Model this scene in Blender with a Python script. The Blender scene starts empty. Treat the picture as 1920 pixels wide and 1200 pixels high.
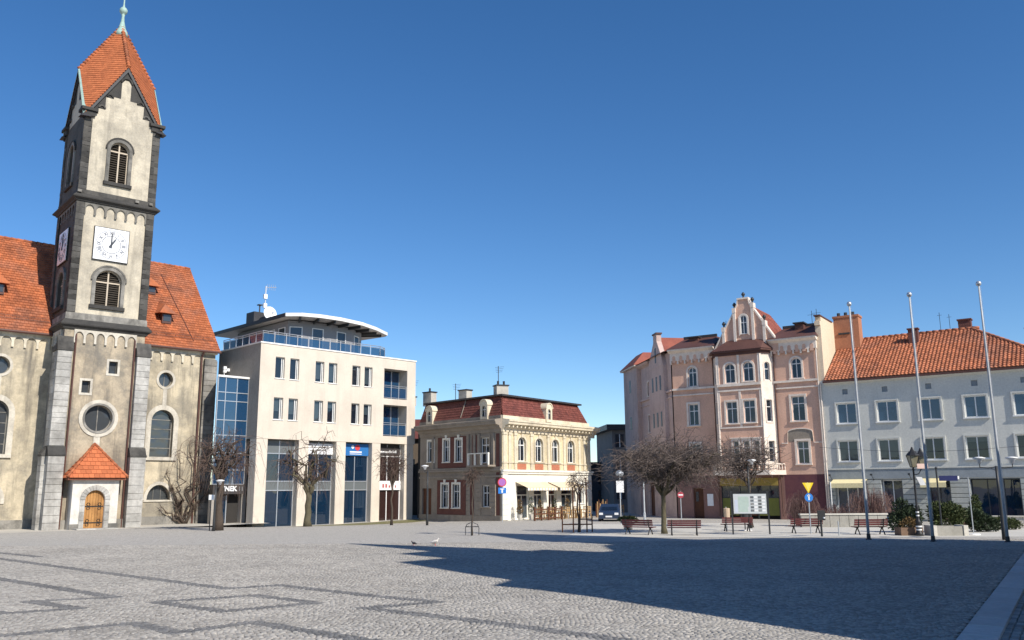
import bpy, bmesh, math, random
import numpy as np
from mathutils import Vector, Matrix
R = math.radians
random.seed(7)
S = bpy.context.scene
COL = S.collection

# ------------------------------------------------------------------ camera, sky, sun, exposure
CAM_H = 2.2
pitch, roll = math.atan(317/1620), 0.0072
fwd = Vector((0, math.cos(pitch), math.sin(pitch)))
up0 = Vector((0, -math.sin(pitch), math.cos(pitch)))
rgt = Vector((1, 0, 0))*math.cos(roll) - up0*math.sin(roll)
upv = up0*math.cos(roll) + Vector((1, 0, 0))*math.sin(roll)
cam = bpy.data.cameras.new('camera')
cam.lens = 1620/1920*36; cam.sensor_width = 36; cam.sensor_fit = 'HORIZONTAL'
cam.clip_start = .1; cam.clip_end = 3000
cam_o = bpy.data.objects.new('camera', cam); COL.objects.link(cam_o)
m = Matrix.Identity(4)
for i in range(3):
    m[i][0], m[i][1], m[i][2] = rgt[i], upv[i], -fwd[i]
m.translation = (0, 0, CAM_H)
cam_o.matrix_world = m
S.camera = cam_o

SUN_AZ, SUN_EL = R(-47), R(38)
sdir = Vector((math.cos(SUN_AZ)*math.cos(SUN_EL), math.sin(SUN_AZ)*math.cos(SUN_EL), math.sin(SUN_EL)))
W = bpy.data.worlds.new('World'); S.world = W; W.use_nodes = True
wn = W.node_tree.nodes; wl = W.node_tree.links
bg = wn['Background']
sky = wn.new('ShaderNodeTexSky'); sky.sky_type = 'NISHITA'; sky.sun_disc = False
sky.sun_elevation = SUN_EL; sky.sun_rotation = math.atan2(sdir.x, sdir.y)
sky.altitude = 300; sky.air_density = .85; sky.dust_density = .12; sky.ozone_density = 2.2
hsv = wn.new('ShaderNodeHueSaturation'); hsv.inputs['Hue'].default_value = .503; hsv.inputs['Saturation'].default_value = 1.27; hsv.inputs['Value'].default_value = 1.0
wl.new(sky.outputs[0], hsv.inputs['Color']); wl.new(hsv.outputs[0], bg.inputs[0]); bg.inputs[1].default_value = .13
sl = bpy.data.lights.new('sun', 'SUN'); sl.energy = 5.0; sl.angle = R(.5); sl.color = (1, .93, .82)
so = bpy.data.objects.new('sun', sl); COL.objects.link(so)
so.rotation_euler = sdir.to_track_quat('Z', 'Y').to_euler(); so.location = (30, -30, 60)
S.view_settings.view_transform = 'Standard'; S.view_settings.look = 'None'
S.view_settings.gamma = 1; S.view_settings.use_curve_mapping = False
S.view_settings.exposure = 0.18
S.render.engine = 'CYCLES'
S.cycles.max_bounces = 6

# ------------------------------------------------------------------ materials
MATS = {}
def _nt(name):
    m = bpy.data.materials.new(name); m.use_nodes = True
    n = m.node_tree.nodes; l = m.node_tree.links
    return m, n, l, n['Principled BSDF']
def mix(n, l, fac, a, b, mode='MIX'):
    x = n.new('ShaderNodeMix'); x.data_type = 'RGBA'; x.blend_type = mode
    for s, v in ((x.inputs[0], fac), (x.inputs[6], a), (x.inputs[7], b)):
        if hasattr(v, 'is_linked') or isinstance(v, bpy.types.NodeSocket): l.new(v, s)
        elif isinstance(v, (int, float)): s.default_value = v
        else: s.default_value = (*v, 1)
    return x.outputs[2]
def ramp(n, l, src, lo, hi):
    x = n.new('ShaderNodeMapRange'); l.new(src, x.inputs[0])
    x.inputs[1].default_value = lo; x.inputs[2].default_value = hi; x.clamp = True
    return x.outputs[0]
def coords(n, l, scale=(1, 1, 1), kind='Object', rotz=0):
    t = n.new('ShaderNodeTexCoord'); mp = n.new('ShaderNodeMapping')
    l.new(t.outputs[kind], mp.inputs[0]); mp.inputs[3].default_value = scale; mp.inputs[2].default_value = (0, 0, rotz)
    return mp.outputs[0]
def noise(n, l, vec, sc, det=4, rough=.55):
    x = n.new('ShaderNodeTexNoise'); l.new(vec, x.inputs['Vector'])
    x.inputs['Scale'].default_value = sc; x.inputs['Detail'].default_value = det; x.inputs['Roughness'].default_value = rough
    return x.outputs[0]
def surf(name, col, dirt=None, amt=.5, sc=.6, streak=0, patch=0, rough=.85, bump=.15, bsc=25, island=0, objrand=0, brick=0, metal=0, spec=.3, grain=.12):
    """procedural surface: base colour, blotches of dirt, rain streaks, per-piece variation, fine relief"""
    if name in MATS: return MATS[name]
    m, n, l, b = _nt(name)
    dirt = dirt or tuple(c*.6 for c in col)
    v = coords(n, l)
    c = mix(n, l, ramp(n, l, noise(n, l, v, sc, 5, .62), .44, .70), col, tuple(a+(d-a)*amt for a, d in zip(col, dirt)))
    if streak:
        vs = coords(n, l, (1.6, 1.6, .16))
        f = ramp(n, l, noise(n, l, vs, 1.0, 5, .65), .5, .72)
        mm = n.new('ShaderNodeMath'); mm.operation = 'MULTIPLY'; l.new(f, mm.inputs[0]); mm.inputs[1].default_value = streak
        c = mix(n, l, mm.outputs[0], c, dirt)
    if patch:   # grimy areas with their own ragged outline
        f = ramp(n, l, noise(n, l, v, .33, 6, .72), .47, .60)
        mm = n.new('ShaderNodeMath'); mm.operation = 'MULTIPLY'; l.new(f, mm.inputs[0]); mm.inputs[1].default_value = patch
        c = mix(n, l, mm.outputs[0], c, tuple(a*.55+b*.45 for a, b in zip(dirt, (.2, .2, .19))))
    if grain:
        g = n.new('ShaderNodeMapRange'); l.new(noise(n, l, v, 9, 4, .7), g.inputs[0])
        g.inputs[1].default_value = .3; g.inputs[2].default_value = .7
        g.inputs[3].default_value = 1-grain; g.inputs[4].default_value = 1+grain
        hs = n.new('ShaderNodeHueSaturation'); l.new(c, hs.inputs['Color']); l.new(g.outputs[0], hs.inputs['Value']); c = hs.outputs[0]
    if island or objrand:
        if island:
            gi = n.new('ShaderNodeNewGeometry'); src = gi.outputs['Random Per Island']; k = island
        else:
            gi = n.new('ShaderNodeObjectInfo'); src = gi.outputs['Random']; k = objrand
        g = n.new('ShaderNodeMapRange'); l.new(src, g.inputs[0]); g.inputs[3].default_value = 1-k; g.inputs[4].default_value = 1+k
        hs = n.new('ShaderNodeHueSaturation'); l.new(c, hs.inputs['Color']); l.new(g.outputs[0], hs.inputs['Value']); c = hs.outputs[0]
    l.new(c, b.inputs['Base Color'])
    b.inputs['Roughness'].default_value = rough; b.inputs['Metallic'].default_value = metal
    b.inputs['Specular IOR Level'].default_value = spec
    if bump:
        bp = n.new('ShaderNodeBump'); bp.inputs['Strength'].default_value = bump; bp.inputs['Distance'].default_value = .03
        h = noise(n, l, v, bsc, 4, .6)
        if brick:
            t = n.new('ShaderNodeTexCoord'); sx = n.new('ShaderNodeSeparateXYZ'); l.new(t.outputs['Object'], sx.inputs[0])
            ad = n.new('ShaderNodeMath'); ad.operation = 'ADD'; l.new(sx.outputs[0], ad.inputs[0]); l.new(sx.outputs[1], ad.inputs[1])
            cx = n.new('ShaderNodeCombineXYZ'); l.new(ad.outputs[0], cx.inputs[0]); l.new(sx.outputs[2], cx.inputs[1])
            bt = n.new('ShaderNodeTexBrick'); l.new(cx.outputs[0], bt.inputs['Vector']); bt.inputs['Scale'].default_value = brick
            bt.inputs['Brick Width'].default_value = .5; bt.inputs['Row Height'].default_value = .2; bt.inputs['Mortar Size'].default_value = .015
            bt.inputs['Color1'].default_value = (1, 1, 1, 1); bt.inputs['Color2'].default_value = (.8, .8, .8, 1); bt.inputs['Mortar'].default_value = (0, 0, 0, 1)
            h = mix(n, l, .5, h, bt.outputs[0])
        l.new(h, bp.inputs['Height']); l.new(bp.outputs[0], b.inputs['Normal'])
    MATS[name] = m
    return m
def glass(name, col=(.012, .02, .035), see=.35, rough=.03, spec=.9, wav=.02):
    """window glass: mirrors the surroundings, lets some of the room through"""
    if name in MATS: return MATS[name]
    m, n, l, b = _nt(name)
    b.inputs['Base Color'].default_value = (*col, 1); b.inputs['Roughness'].default_value = rough
    b.inputs['Specular IOR Level'].default_value = spec; b.inputs['IOR'].default_value = 1.6
    v = coords(n, l); bp = n.new('ShaderNodeBump'); bp.inputs['Strength'].default_value = wav; bp.inputs['Distance'].default_value = .1
    l.new(noise(n, l, v, 1.3, 1), bp.inputs['Height']); l.new(bp.outputs[0], b.inputs['Normal'])
    if see:
        t = n.new('ShaderNodeBsdfTransparent'); t.inputs[0].default_value = (.75, .82, .85, 1)
        mx = n.new('ShaderNodeMixShader'); mx.inputs[0].default_value = see
        l.new(b.outputs[0], mx.inputs[1]); l.new(t.outputs[0], mx.inputs[2])
        l.new(mx.outputs[0], n['Material Output'].inputs[0])
    MATS[name] = m
    return m
def plain(name, col, rough=.5, metal=0, spec=.4, **k):
    return surf(name, col, amt=k.pop('amt', .25), rough=rough, metal=metal, spec=spec, bump=k.pop('bump', .04), grain=k.pop('grain', .05), **k)

# ------------------------------------------------------------------ mesh builder
XF = [Matrix.Identity(4)]
class MB:
    def __init__(s): s.v = []; s.f = []; s.M = XF[-1].copy()
    def add(s, vs, fs):
        o = len(s.v); M = s.M
        s.v += [tuple(M @ Vector(p)) for p in vs]; s.f += [tuple(i+o for i in f) for f in fs]; return s
    def box(s, x0, x1, y0, y1, z0, z1):
        return s.add([(x0,y0,z0),(x1,y0,z0),(x1,y1,z0),(x0,y1,z0),(x0,y0,z1),(x1,y0,z1),(x1,y1,z1),(x0,y1,z1)],
                     [(3,2,1,0),(4,5,6,7),(0,1,5,4),(1,2,6,5),(2,3,7,6),(3,0,4,7)])
    def bbox(s, x0, x1, y0, y1, z0, z1, b=.01):
        "box with chamfered front (-y) edges"
        return s.add([(x0+b,y0,z0+b),(x1-b,y0,z0+b),(x1-b,y0,z1-b),(x0+b,y0,z1-b),(x0,y0+b,z0),(x1,y0+b,z0),(x1,y0+b,z1),(x0,y0+b,z1),
                      (x0,y1,z0),(x1,y1,z0),(x1,y1,z1),(x0,y1,z1)],
                     [(0,1,2,3),(0,4,5,1),(1,5,6,2),(2,6,7,3),(3,7,4,0),(4,8,9,5),(5,9,10,6),(6,10,11,7),(7,11,8,4),(8,11,10,9)])
    def poly(s, pts): return s.add(pts, [tuple(range(len(pts)))])
    def prism(s, pts, y0, y1):
        "polygon in the xz plane, extruded along y"
        k = len(pts)
        return s.add([(x, y0, z) for x, z in pts]+[(x, y1, z) for x, z in pts],
                     [tuple(range(k)), tuple(range(2*k-1, k-1, -1))]+[(i, i+k, (i+1) % k+k, (i+1) % k) for i in range(k)])
    def hprism(s, pts, z0, z1):
        k = len(pts)
        return s.add([(x, y, z0) for x, y in pts]+[(x, y, z1) for x, y in pts],
                     [tuple(range(k-1, -1, -1)), tuple(range(k, 2*k))]+[(i, (i+1) % k, (i+1) % k+k, i+k) for i in range(k)])
    def xprism(s, pts, x0, x1):
        "polygon in the yz plane, extruded along x"
        k = len(pts)
        return s.add([(x0, y, z) for y, z in pts]+[(x1, y, z) for y, z in pts],
                     [tuple(range(k-1, -1, -1)), tuple(range(k, 2*k))]+[(i, (i+1) % k, (i+1) % k+k, i+k) for i in range(k)])
    def band(s, outer, inner, y0, y1):
        "ring between two point lists of equal length in the xz plane, open ended, extruded along y"
        k = len(outer); vs = []
        for (a, b) in zip(outer, inner): vs += [(a[0],y0,a[1]),(b[0],y0,b[1]),(a[0],y1,a[1]),(b[0],y1,b[1])]
        fs = []
        for i in range(k-1):
            p, q = 4*i, 4*i+4
            fs += [(p,q,q+1,p+1),(p+2,p+3,q+3,q+2),(p,p+2,q+2,q),(p+1,q+1,q+3,p+3)]
        fs += [(0,1,3,2),(4*k-4,4*k-2,4*k-1,4*k-3)]
        return s.add(vs, fs)
    def tube(s, pts, rad, n=6, cap=True):
        pts = [Vector(p) for p in pts]; k = len(pts)
        if isinstance(rad, (int, float)): rad = [rad]*k
        vs = []; prev = None
        for i, p in enumerate(pts):
            d = (pts[min(i+1, k-1)]-pts[max(i-1, 0)])
            if d.length < 1e-9: d = Vector((0, 0, 1))
            d.normalize()
            if prev is None: a = d.orthogonal().normalized()
            else:
                a = prev - d*prev.dot(d)
                a = a.normalized() if a.length > 1e-6 else d.orthogonal().normalized()
            prev = a; b = d.cross(a)
            for j in range(n):
                t = 2*math.pi*j/n; vs.append(tuple(p+(a*math.cos(t)+b*math.sin(t))*rad[i]))
        fs = [(i*n+j, i*n+(j+1) % n, (i+1)*n+(j+1) % n, (i+1)*n+j) for i in range(k-1) for j in range(n)]
        if cap: fs += [tuple(range(n-1, -1, -1)), tuple(range((k-1)*n, k*n))]
        return s.add(vs, fs)
    def lathe(s, prof, c=(0, 0, 0), n=12):
        vs = []; k = len(prof)
        for r, z in prof:
            for j in range(n): t = 2*math.pi*j/n; vs.append((c[0]+r*math.cos(t), c[1]+r*math.sin(t), c[2]+z))
        fs = [(i*n+j, i*n+(j+1) % n, (i+1)*n+(j+1) % n, (i+1)*n+j) for i in range(k-1) for j in range(n)]
        fs += [tuple(range(n-1, -1, -1)), tuple(range((k-1)*n, k*n))]
        return s.add(vs, fs)
    def disc(s, cx, cz, r, y0, y1, n=24):
        return s.prism([(cx+r*math.cos(2*math.pi*i/n), cz+r*math.sin(2*math.pi*i/n)) for i in range(n)], y0, y1)
    def build(s, name, mat, parent=None, smooth=False, label=None, kind=None):
        me = bpy.data.meshes.new(name); me.from_pydata(s.v, [], s.f)
        if smooth: me.shade_smooth()
        me.materials.append(mat)
        o = bpy.data.objects.new(name, me); COL.objects.link(o)
        if parent is not None: o.parent = parent
        if label: o['label'] = label
        if kind: o['kind'] = kind
        return o
def mesh_np(name, v, f, mat, parent=None, kind=None):
    "fast mesh of quads from numpy arrays"
    me = bpy.data.meshes.new(name); v = np.asarray(v, np.float32); f = np.asarray(f, np.int32)
    me.vertices.add(len(v)); me.vertices.foreach_set('co', v.ravel())
    me.loops.add(f.size); me.loops.foreach_set('vertex_index', f.ravel())
    me.polygons.add(len(f)); me.polygons.foreach_set('loop_start', np.arange(0, f.size, f.shape[1], dtype=np.int32))
    me.update(calc_edges=True); me.materials.append(mat)
    o = bpy.data.objects.new(name, me); COL.objects.link(o)
    if parent is not None: o.parent = parent
    if kind: o['kind'] = kind
    return o
def thing(name, label, cat, loc=(0, 0, 0), rotz=0, group=None):
    o = bpy.data.objects.new(name, None); COL.objects.link(o); o.empty_display_size = .3
    o.location = loc; o.rotation_euler = (0, 0, R(rotz)); o['label'] = label; o['category'] = cat
    if group: o['group'] = group
    return o
def tag(o, label, cat, group=None):
    o['label'] = label; o['category'] = cat
    if group: o['group'] = group
    return o
def copy_tree(o, parent=None):
    c = o.copy(); COL.objects.link(c); c.parent = parent
    for ch in list(o.children): copy_tree(ch, c)
    return c
def text(body, size, x, y, z, mat, parent, name='lettering', depth=.012, align='CENTER', font_sx=1.0, bold=0.0):
    "flat lettering standing on a facade, readable from -y"
    cu = bpy.data.curves.new(name, 'FONT'); cu.body = body; cu.size = size; cu.extrude = depth; cu.align_x = align
    cu.offset = bold; cu.resolution_u = 2
    o = bpy.data.objects.new(name, cu); COL.objects.link(o)
    dg = bpy.context.evaluated_depsgraph_get(); dg.update()
    me = bpy.data.meshes.new_from_object(o.evaluated_get(dg)); bpy.data.objects.remove(o); bpy.data.curves.remove(cu)
    M = XF[-1] @ Matrix.Translation((x, y, z)) @ Matrix.Rotation(R(90), 4, 'X') @ Matrix.Diagonal((font_sx, 1, 1, 1))
    me.transform(M); me.materials.clear(); me.materials.append(mat)
    o = bpy.data.objects.new(name, me); COL.objects.link(o); o.parent = parent
    return o
def arc(cx, cz, r, a0, a1, n=14, ry=None):
    ry = ry or r
    return [(cx+r*math.cos(R(a0+(a1-a0)*i/n)), cz+ry*math.sin(R(a0+(a1-a0)*i/n))) for i in range(n+1)]

# ------------------------------------------------------------------ walls with openings, windows
def outline(h):
    k, u0, u1, z0, z1 = h[:5]; c = (u0+u1)/2; r = (u1-u0)/2
    if k == 'rect': return [(u0, z0), (u1, z0), (u1, z1), (u0, z1)]
    if k == 'arch':
        ry = h[5] if len(h) > 5 else r
        return [(u0, z0), (u1, z0)] + arc(c, z1-ry, r, 0, 180, 12, ry)
    if k == 'round': return arc(c, (z0+z1)/2, r, 0, 360, 24, (z1-z0)/2)[:-1]
def wall(mb, u0, u1, z0, z1, holes, y=0., depth=.2):
    us = sorted({u0, u1, *[h[1] for h in holes], *[h[2] for h in holes]})
    us = [u for u in us if u0 <= u <= u1]
    for a, b in zip(us, us[1:]):
        if b-a < 1e-6: continue
        mid = (a+b)/2; segs = [(z0, z1)]
        for h in holes:
            if h[1] <= mid <= h[2]:
                ns = []
                for p, q in segs:
                    if h[4] <= p or h[3] >= q: ns.append((p, q)); continue
                    if h[3] > p: ns.append((p, h[3]))
                    if h[4] < q: ns.append((h[4], q))
                segs = ns
        for p, q in segs: mb.poly([(a, y, p), (b, y, p), (b, y, q), (a, y, q)])
    for h in holes:
        k, a, b, p, q = h[:5]; c = (a+b)/2; r = (b-a)/2
        arcs = []
        if k == 'arch':
            ry = h[5] if len(h) > 5 else r
            arcs = [(arc(c, q-ry, r, 0, 180, 12, ry), q)]
        if k == 'round': arcs = [(arc(c, (p+q)/2, r, 0, 180, 12, (q-p)/2), q), (arc(c, (p+q)/2, r, 360, 180, 12, (q-p)/2), p)]
        for pts, zt in arcs:
            for (x1, w1), (x2, w2) in zip(pts, pts[1:]):
                if abs(w1-zt) < 1e-6 and abs(w2-zt) < 1e-6: continue
                mb.poly([(x1, y, w1), (x2, y, w2), (x2, y, zt), (x1, y, zt)])
        o = outline(h)
        for (x1, w1), (x2, w2) in zip(o, o[1:]+o[:1]):
            mb.poly([(x1, y, w1), (x1, y+depth, w1), (x2, y+depth, w2), (x2, y, w2)])
    return mb
def offset_outline(h, d):
    k, a, b, p, q = h[:5]
    g = [k, a-d, b+d, p-d, q+d]
    if k == 'arch' and len(h) > 5: g.append(h[5]+d)
    return outline(tuple(g))
def window(par, h, y, fm, gm, nx=2, transom=None, t=.06, sill=None, sur=None, surm=None, blind=None, blindm=None, back=.0, name='window', keep_bottom=True, split_top=True):
    """one window: frame mesh with its panes, sill, surround and blind as sub-parts; h is the opening"""
    k, a, b, p, q = h[:5]
    mb = MB(); o = outline(h); i = offset_outline(h, -t)
    mb.band(o+o[:1], i+i[:1], y, y+.07)
    ia, ib, ip, iq = a+t, b-t, p+t, q-t
    xs = [ia+(ib-ia)*j/nx for j in range(nx+1)]
    for x in xs[1:-1]:
        mb.box(x-t*.45, x+t*.45, y+.006, y+.064, ip, iq if k == 'rect' or split_top else transom)
    tr = transom if isinstance(transom, (list, tuple)) else ([transom] if transom else [])
    if k == 'round': tr = []
    for z in tr: mb.box(ia, ib, y+.004, y+.066, z-t*.5, z+t*.5)
    w = mb.build(name, fm, par)
    zs = [ip]+list(tr)+[iq]
    def pane(pts):
        m2 = MB(); m2.poly([(x, y+.035, z) for x, z in pts]); m2.build('pane', gm, w)
    if k == 'round': pane(i)
    else:
        for j, (z0, z1) in enumerate(zip(zs, zs[1:])):
            top = (j == len(zs)-2) and k == 'arch'
            for x0, x1 in zip(xs, xs[1:]):
                if top:
                    c = (ia+ib)/2; r = (ib-ia)/2; ry = (h[5] if len(h) > 5 else (b-a)/2)-t
                    zc = iq-ry
                    pts = [(x0, z0), (x1, z0)]
                    for s in range(9):
                        x = x1+(x0-x1)*s/8; dd = max(0, 1-((x-c)/r)**2)
                        pts.append((x, max(z0, zc+ry*math.sqrt(dd))))
                    pane(pts)
                else: pane([(x0, z0), (x1, z0), (x1, z1), (x0, z1)])
    if sill: m2 = MB(); m2.bbox(a-sill[0], b+sill[0], -sill[1], y, p-sill[2], p-.002, .012); m2.build('sill', surm or fm, w)
    if sur:
        m2 = MB(); o2 = offset_outline(h, sur[0]); oo = outline(h)
        if k == 'rect' or k == 'arch':
            if not keep_bottom or sill: o2 = [(o2[0][0], p), (o2[1][0], p)]+o2[2:]
            if k == 'arch' or sill: # open at the bottom
                m2.band(o2[1:]+o2[:1], oo[1:]+oo[:1], -sur[1], .004)
            else: m2.band(o2+o2[:1], oo+oo[:1], -sur[1], .004)
        else: m2.band(o2+o2[:1], oo+oo[:1], -sur[1], .004)
        m2.build('surround', surm or fm, w)
    if blind:
        m2 = MB(); zb = q-(q-p)*blind
        m2.poly([(a+.02, y+.11, zb), (b-.02, y+.11, zb), (b-.02, y+.11, q-.02), (a+.02, y+.11, q-.02)])
        m2.build('blind', blindm, w)
    return w

# ------------------------------------------------------------------ tiled roofs
def tile_roof(par, pts, tw, rh, mat, lift=.03, pan=False, ind=0, seed=1, name='tile', base=None, lo_first=True, near=None, mat2=None):
    """clad the planar polygon pts (root-local) in overlapping tiles laid in level courses.
    ind: how many tiles become objects of their own; the rest are one part."""
    rnd = random.Random(seed)
    P = [XF[-1] @ Vector(p) for p in pts]
    n = Vector((0, 0, 0))
    for i in range(len(P)): n += (P[i]-P[0]).cross(P[(i+1) % len(P)]-P[0])
    n.normalize()
    if n.z < 0: n = -n
    hd = Vector((0, 0, 1)).cross(n).normalized(); sd = n.cross(hd).normalized()
    if sd.z < 0: sd = -sd
    o = P[0]
    q = [((p-o).dot(hd), (p-o).dot(sd)) for p in P]
    smin, smax = min(s for _, s in q), max(s for _, s in q)
    if base:
        b = MB(); b.M = Matrix.Identity(4); b.poly([tuple(p) for p in P]); b.build('roof_deck', base, par)
    def span(s):
        xs = []
        for (h1, s1), (h2, s2) in zip(q, q[1:]+q[:1]):
            if (s1-s)*(s2-s) <= 0 and abs(s1-s2) > 1e-9: xs.append(h1+(h2-h1)*(s-s1)/(s2-s1))
        return (min(xs), max(xs)) if len(xs) >= 2 else None
    seg = 4 if pan else 1
    def tile(w):
        vs = []; fs = []
        for j in range(seg+1):
            x = w*j/seg
            hgt = (lift*1.1*math.sin(math.pi*min(1, j/seg*1.35)) if pan else 0)
            vs += [(x, -rh*.12, lift+hgt), (x, rh*1.0, .006+hgt*.9), (x, -rh*.12, hgt*.4)]
        for j in range(seg):
            a = 3*j; fs += [(a, a+3, a+4, a+1), (a+2, a+5, a+3, a)]
        if not pan: fs += [(2, 0, 1), (3*seg+2, 3*seg+1, 3*seg)]
        return vs, fs
    Mx = Matrix((( hd.x, sd.x, n.x, 0), (hd.y, sd.y, n.y, 0), (hd.z, sd.z, n.z, 0), (0, 0, 0, 1)))
    items = []
    s = smin; row = 0
    while s < smax-rh*.3:
        sp = span(min(s+rh*.5, smax-1e-4))
        if sp and sp[1]-sp[0] > .04:
            x = math.floor(sp[0]/tw)*tw - (0 if pan else (tw*.5 if row % 2 else 0))
            while x < sp[1]:
                x0, x1 = max(x, sp[0]), min(x+tw, sp[1])
                if x1-x0 > .03: items.append((x0, s, x1-x0, abs((x1-x0)-tw) < 1e-6))
                x += tw
        s += rh; row += 1
    chosen = set()
    if ind:
        full = [i for i, t in enumerate(items) if t[3]]
        key = near or (lambda p: p.length)
        full.sort(key=lambda i: key(o+hd*items[i][0]+sd*items[i][1]))
        chosen = set(full[:ind])
        tv, tf = tile(tw-.012)
        me = bpy.data.meshes.new(name); me.from_pydata(tv, [], tf); me.materials.append(mat)
    mb = MB(); mb.M = Matrix.Identity(4)
    for i, (x, s, w, full) in enumerate(items):
        pos = o+hd*x+sd*s+n*(.012+rnd.uniform(0, .006))
        T = Matrix.Translation(pos) @ Mx @ Matrix.Rotation(rnd.uniform(-.012, .012), 4, 'Z')
        if i in chosen:
            ob = bpy.data.objects.new(name, me); COL.objects.link(ob); ob.parent = par; ob.matrix_local = T
        else:
            vs, fs = tile(w-.012 if w > .05 else w)
            k = len(mb.v); mb.v += [tuple(T @ Vector(v)) for v in vs]; mb.f += [tuple(a+k for a in f) for f in fs]
    if mb.v: mb.build('roof_tiles', mat2 or mat, par, kind='stuff')
def blocks(par, x0, x1, y0, y1, z0, z1, ch, mat, name='stone', gap=.012, jit=.015, seed=0, split=0):
    "a pier laid up of squared stones, each its own piece with recessed joints"
    rnd = random.Random(seed); nrow = max(1, round((z1-z0)/ch)); h = (z1-z0)/nrow
    zs = [0]
    for i in range(nrow): zs.append(zs[-1]+rnd.uniform(.72, 1.3))
    zs = [z0+(z1-z0)*q/zs[-1] for q in zs]
    for i in range(nrow):
        cuts = [x0, x1]
        if split and (x1-x0) > split: 
            k = max(1, round((x1-x0)/split)); off = (.5 if i % 2 else 0)
            cuts = sorted({x0, x1, *[x0+(x1-x0)*(j+off)/k for j in range(k) if x0 < x0+(x1-x0)*(j+off)/k < x1]})
        for a, b in zip(cuts, cuts[1:]):
            m2 = MB(); j = rnd.uniform(-jit, jit)
            m2.bbox(a+gap/2+rnd.uniform(0, jit*.4), b-gap/2-rnd.uniform(0, jit*.4), y0+j*.6, y1, zs[i]+gap/2, zs[i+1]-gap/2, .018)
            m2.build(name, mat, par)

# ------------------------------------------------------------------ shared materials
M_cream = surf('tower_render', (.57,.51,.40), (.19,.17,.14), .6, .7, .6, patch=.35, bump=.25, bsc=18)
M_nave = surf('nave_render', (.59,.51,.37), (.13,.118,.10), .75, .5, .9, patch=.55, bump=.5, bsc=14, brick=2.6)
M_sootshade = surf('sooty_shaded_render', (.10,.092,.08), (.035,.033,.03), .7, .7, .5, bump=.25, bsc=18)  # side panels: soot plus the shade of the unlit face, put into the colour
M_friezd = surf('sooty_frieze', (.19,.18,.16), (.06,.06,.055), .7, 2.5, .4, bump=.5, bsc=7)
M_navebase = surf('tower_base_render', (.48,.40,.29), (.11,.10,.085), .8, .55, .95, patch=.65, bump=.5, bsc=14, brick=2.6)
M_dark = surf('sooty_sandstone', (.078,.073,.066), (.02,.02,.02), .85, 1.2, .5, patch=.4, bump=.5, bsc=9, objrand=.45)
M_darktrim = surf('sooty_trim', (.058,.055,.051), (.03,.03,.03), .7, 1.5, .3, bump=.4, bsc=9)
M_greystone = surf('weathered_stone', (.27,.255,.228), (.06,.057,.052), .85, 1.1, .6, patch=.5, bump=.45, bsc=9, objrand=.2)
M_ashlar = surf('pale_ashlar', (.50,.485,.45), (.18,.17,.155), .75, .9, .65, patch=.45, bump=.25, bsc=12, objrand=.1)
M_ashtrim = surf('pale_trim', (.58,.54,.46), (.26,.23,.19), .6, 1.2, .5, bump=.25, bsc=12)
M_orange = surf('orange_tile', (.43,.135,.055), (.17,.06,.035), .7, .8, patch=.28, bump=.1, island=.2, rough=.8)
M_spire = surf('spire_tile', (.47,.15,.06), (.30,.09,.04), .5, .8, bump=.1, island=.13, rough=.8)
M_orangeobj = surf('orange_tile_piece', (.47,.14,.055), (.32,.07,.03), .6, .8, bump=.1, objrand=.2, rough=.75)
M_deck = surf('roof_deck', (.10,.035,.02), bump=.1)
M_copper = surf('verdigris', (.36,.50,.44), (.24,.36,.32), .6, 3, .4, rough=.6, bump=.1)
M_lead = surf('dark_sheet', (.05,.05,.055), bump=.1, rough=.5)
M_glass = glass('window_glass')
M_leaded = glass('leaded_glass', (.05,.055,.06), see=0, rough=.12, spec=.6, wav=.3)
M_white = plain('white_paint', (.78,.78,.76), .45)
M_louvre = surf('louvre_wood', (.055,.045,.035), bump=.3, rough=.8)
M_room = plain('dim_interior', (.035,.032,.03), .9)
M_oak = surf('door_oak', (.42,.215,.075), (.20,.09,.03), .6, 1.5, .5, bump=.3, bsc=20, objrand=.12)
M_iron = plain('black_iron', (.02,.02,.02), .5)
M_gutter = plain('brown_gutter', (.10,.045,.035), .5)
M_clockface = plain('clock_enamel', (.84,.85,.87), .35, amt=.1)
M_ink = plain('dial_ink', (.05,.06,.08), .5)
M_goldw = plain('weathered_mullion', (.52,.44,.34), .7)

def corbel_frieze(par, x0, x1, zt, n, mat, proj=.10, h=.55):
    w = (x1-x0)/n
    mb = MB()
    for i in range(n):
        c = x0+w*(i+.5); r = w*.5
        a = arc(c, zt-h*.62, r*.80, 180, 0, 8, h*.45)
        pts_t = [(p[0], zt) for p in a]
        for p, q in zip(a, a[1:]):
            mb.add([(p[0], -proj, p[1]), (q[0], -proj, q[1]), (q[0], -proj, zt), (p[0], -proj, zt), (p[0], .002, p[1]), (q[0], .002, q[1])],
                   [(0,1,2,3), (0,4,5,1)])
        for sx in (-1, 1):
            e = c+sx*r; f = c+sx*r*.80; lo, hi = min(e, f), max(e, f)
            mb.box(lo, hi, -proj, .002, zt-h, zt)
    mb.build('corbel_frieze', mat, par)
    for i in range(n+1):
        m2 = MB(); x = x0+w*i; m2.box(max(x0, x-.07), min(x1, x+.07), -proj-.03, 0, zt-h-.07, zt-h+.05); m2.build('corbel', mat, par)
# ------------------------------------------------------------------ bell tower
HW = 2.42
tower = thing('bell_tower', 'tall pale church bell tower with orange tiled helm roof and white clock', 'tower', (-26.02, 54.465, 0), 40.5)
def tower_side(k):
    return Matrix.Translation((0, HW, 0)) @ Matrix.Rotation(R(90*k), 4, 'Z') @ Matrix.Translation((0, -HW, 0))
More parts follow.
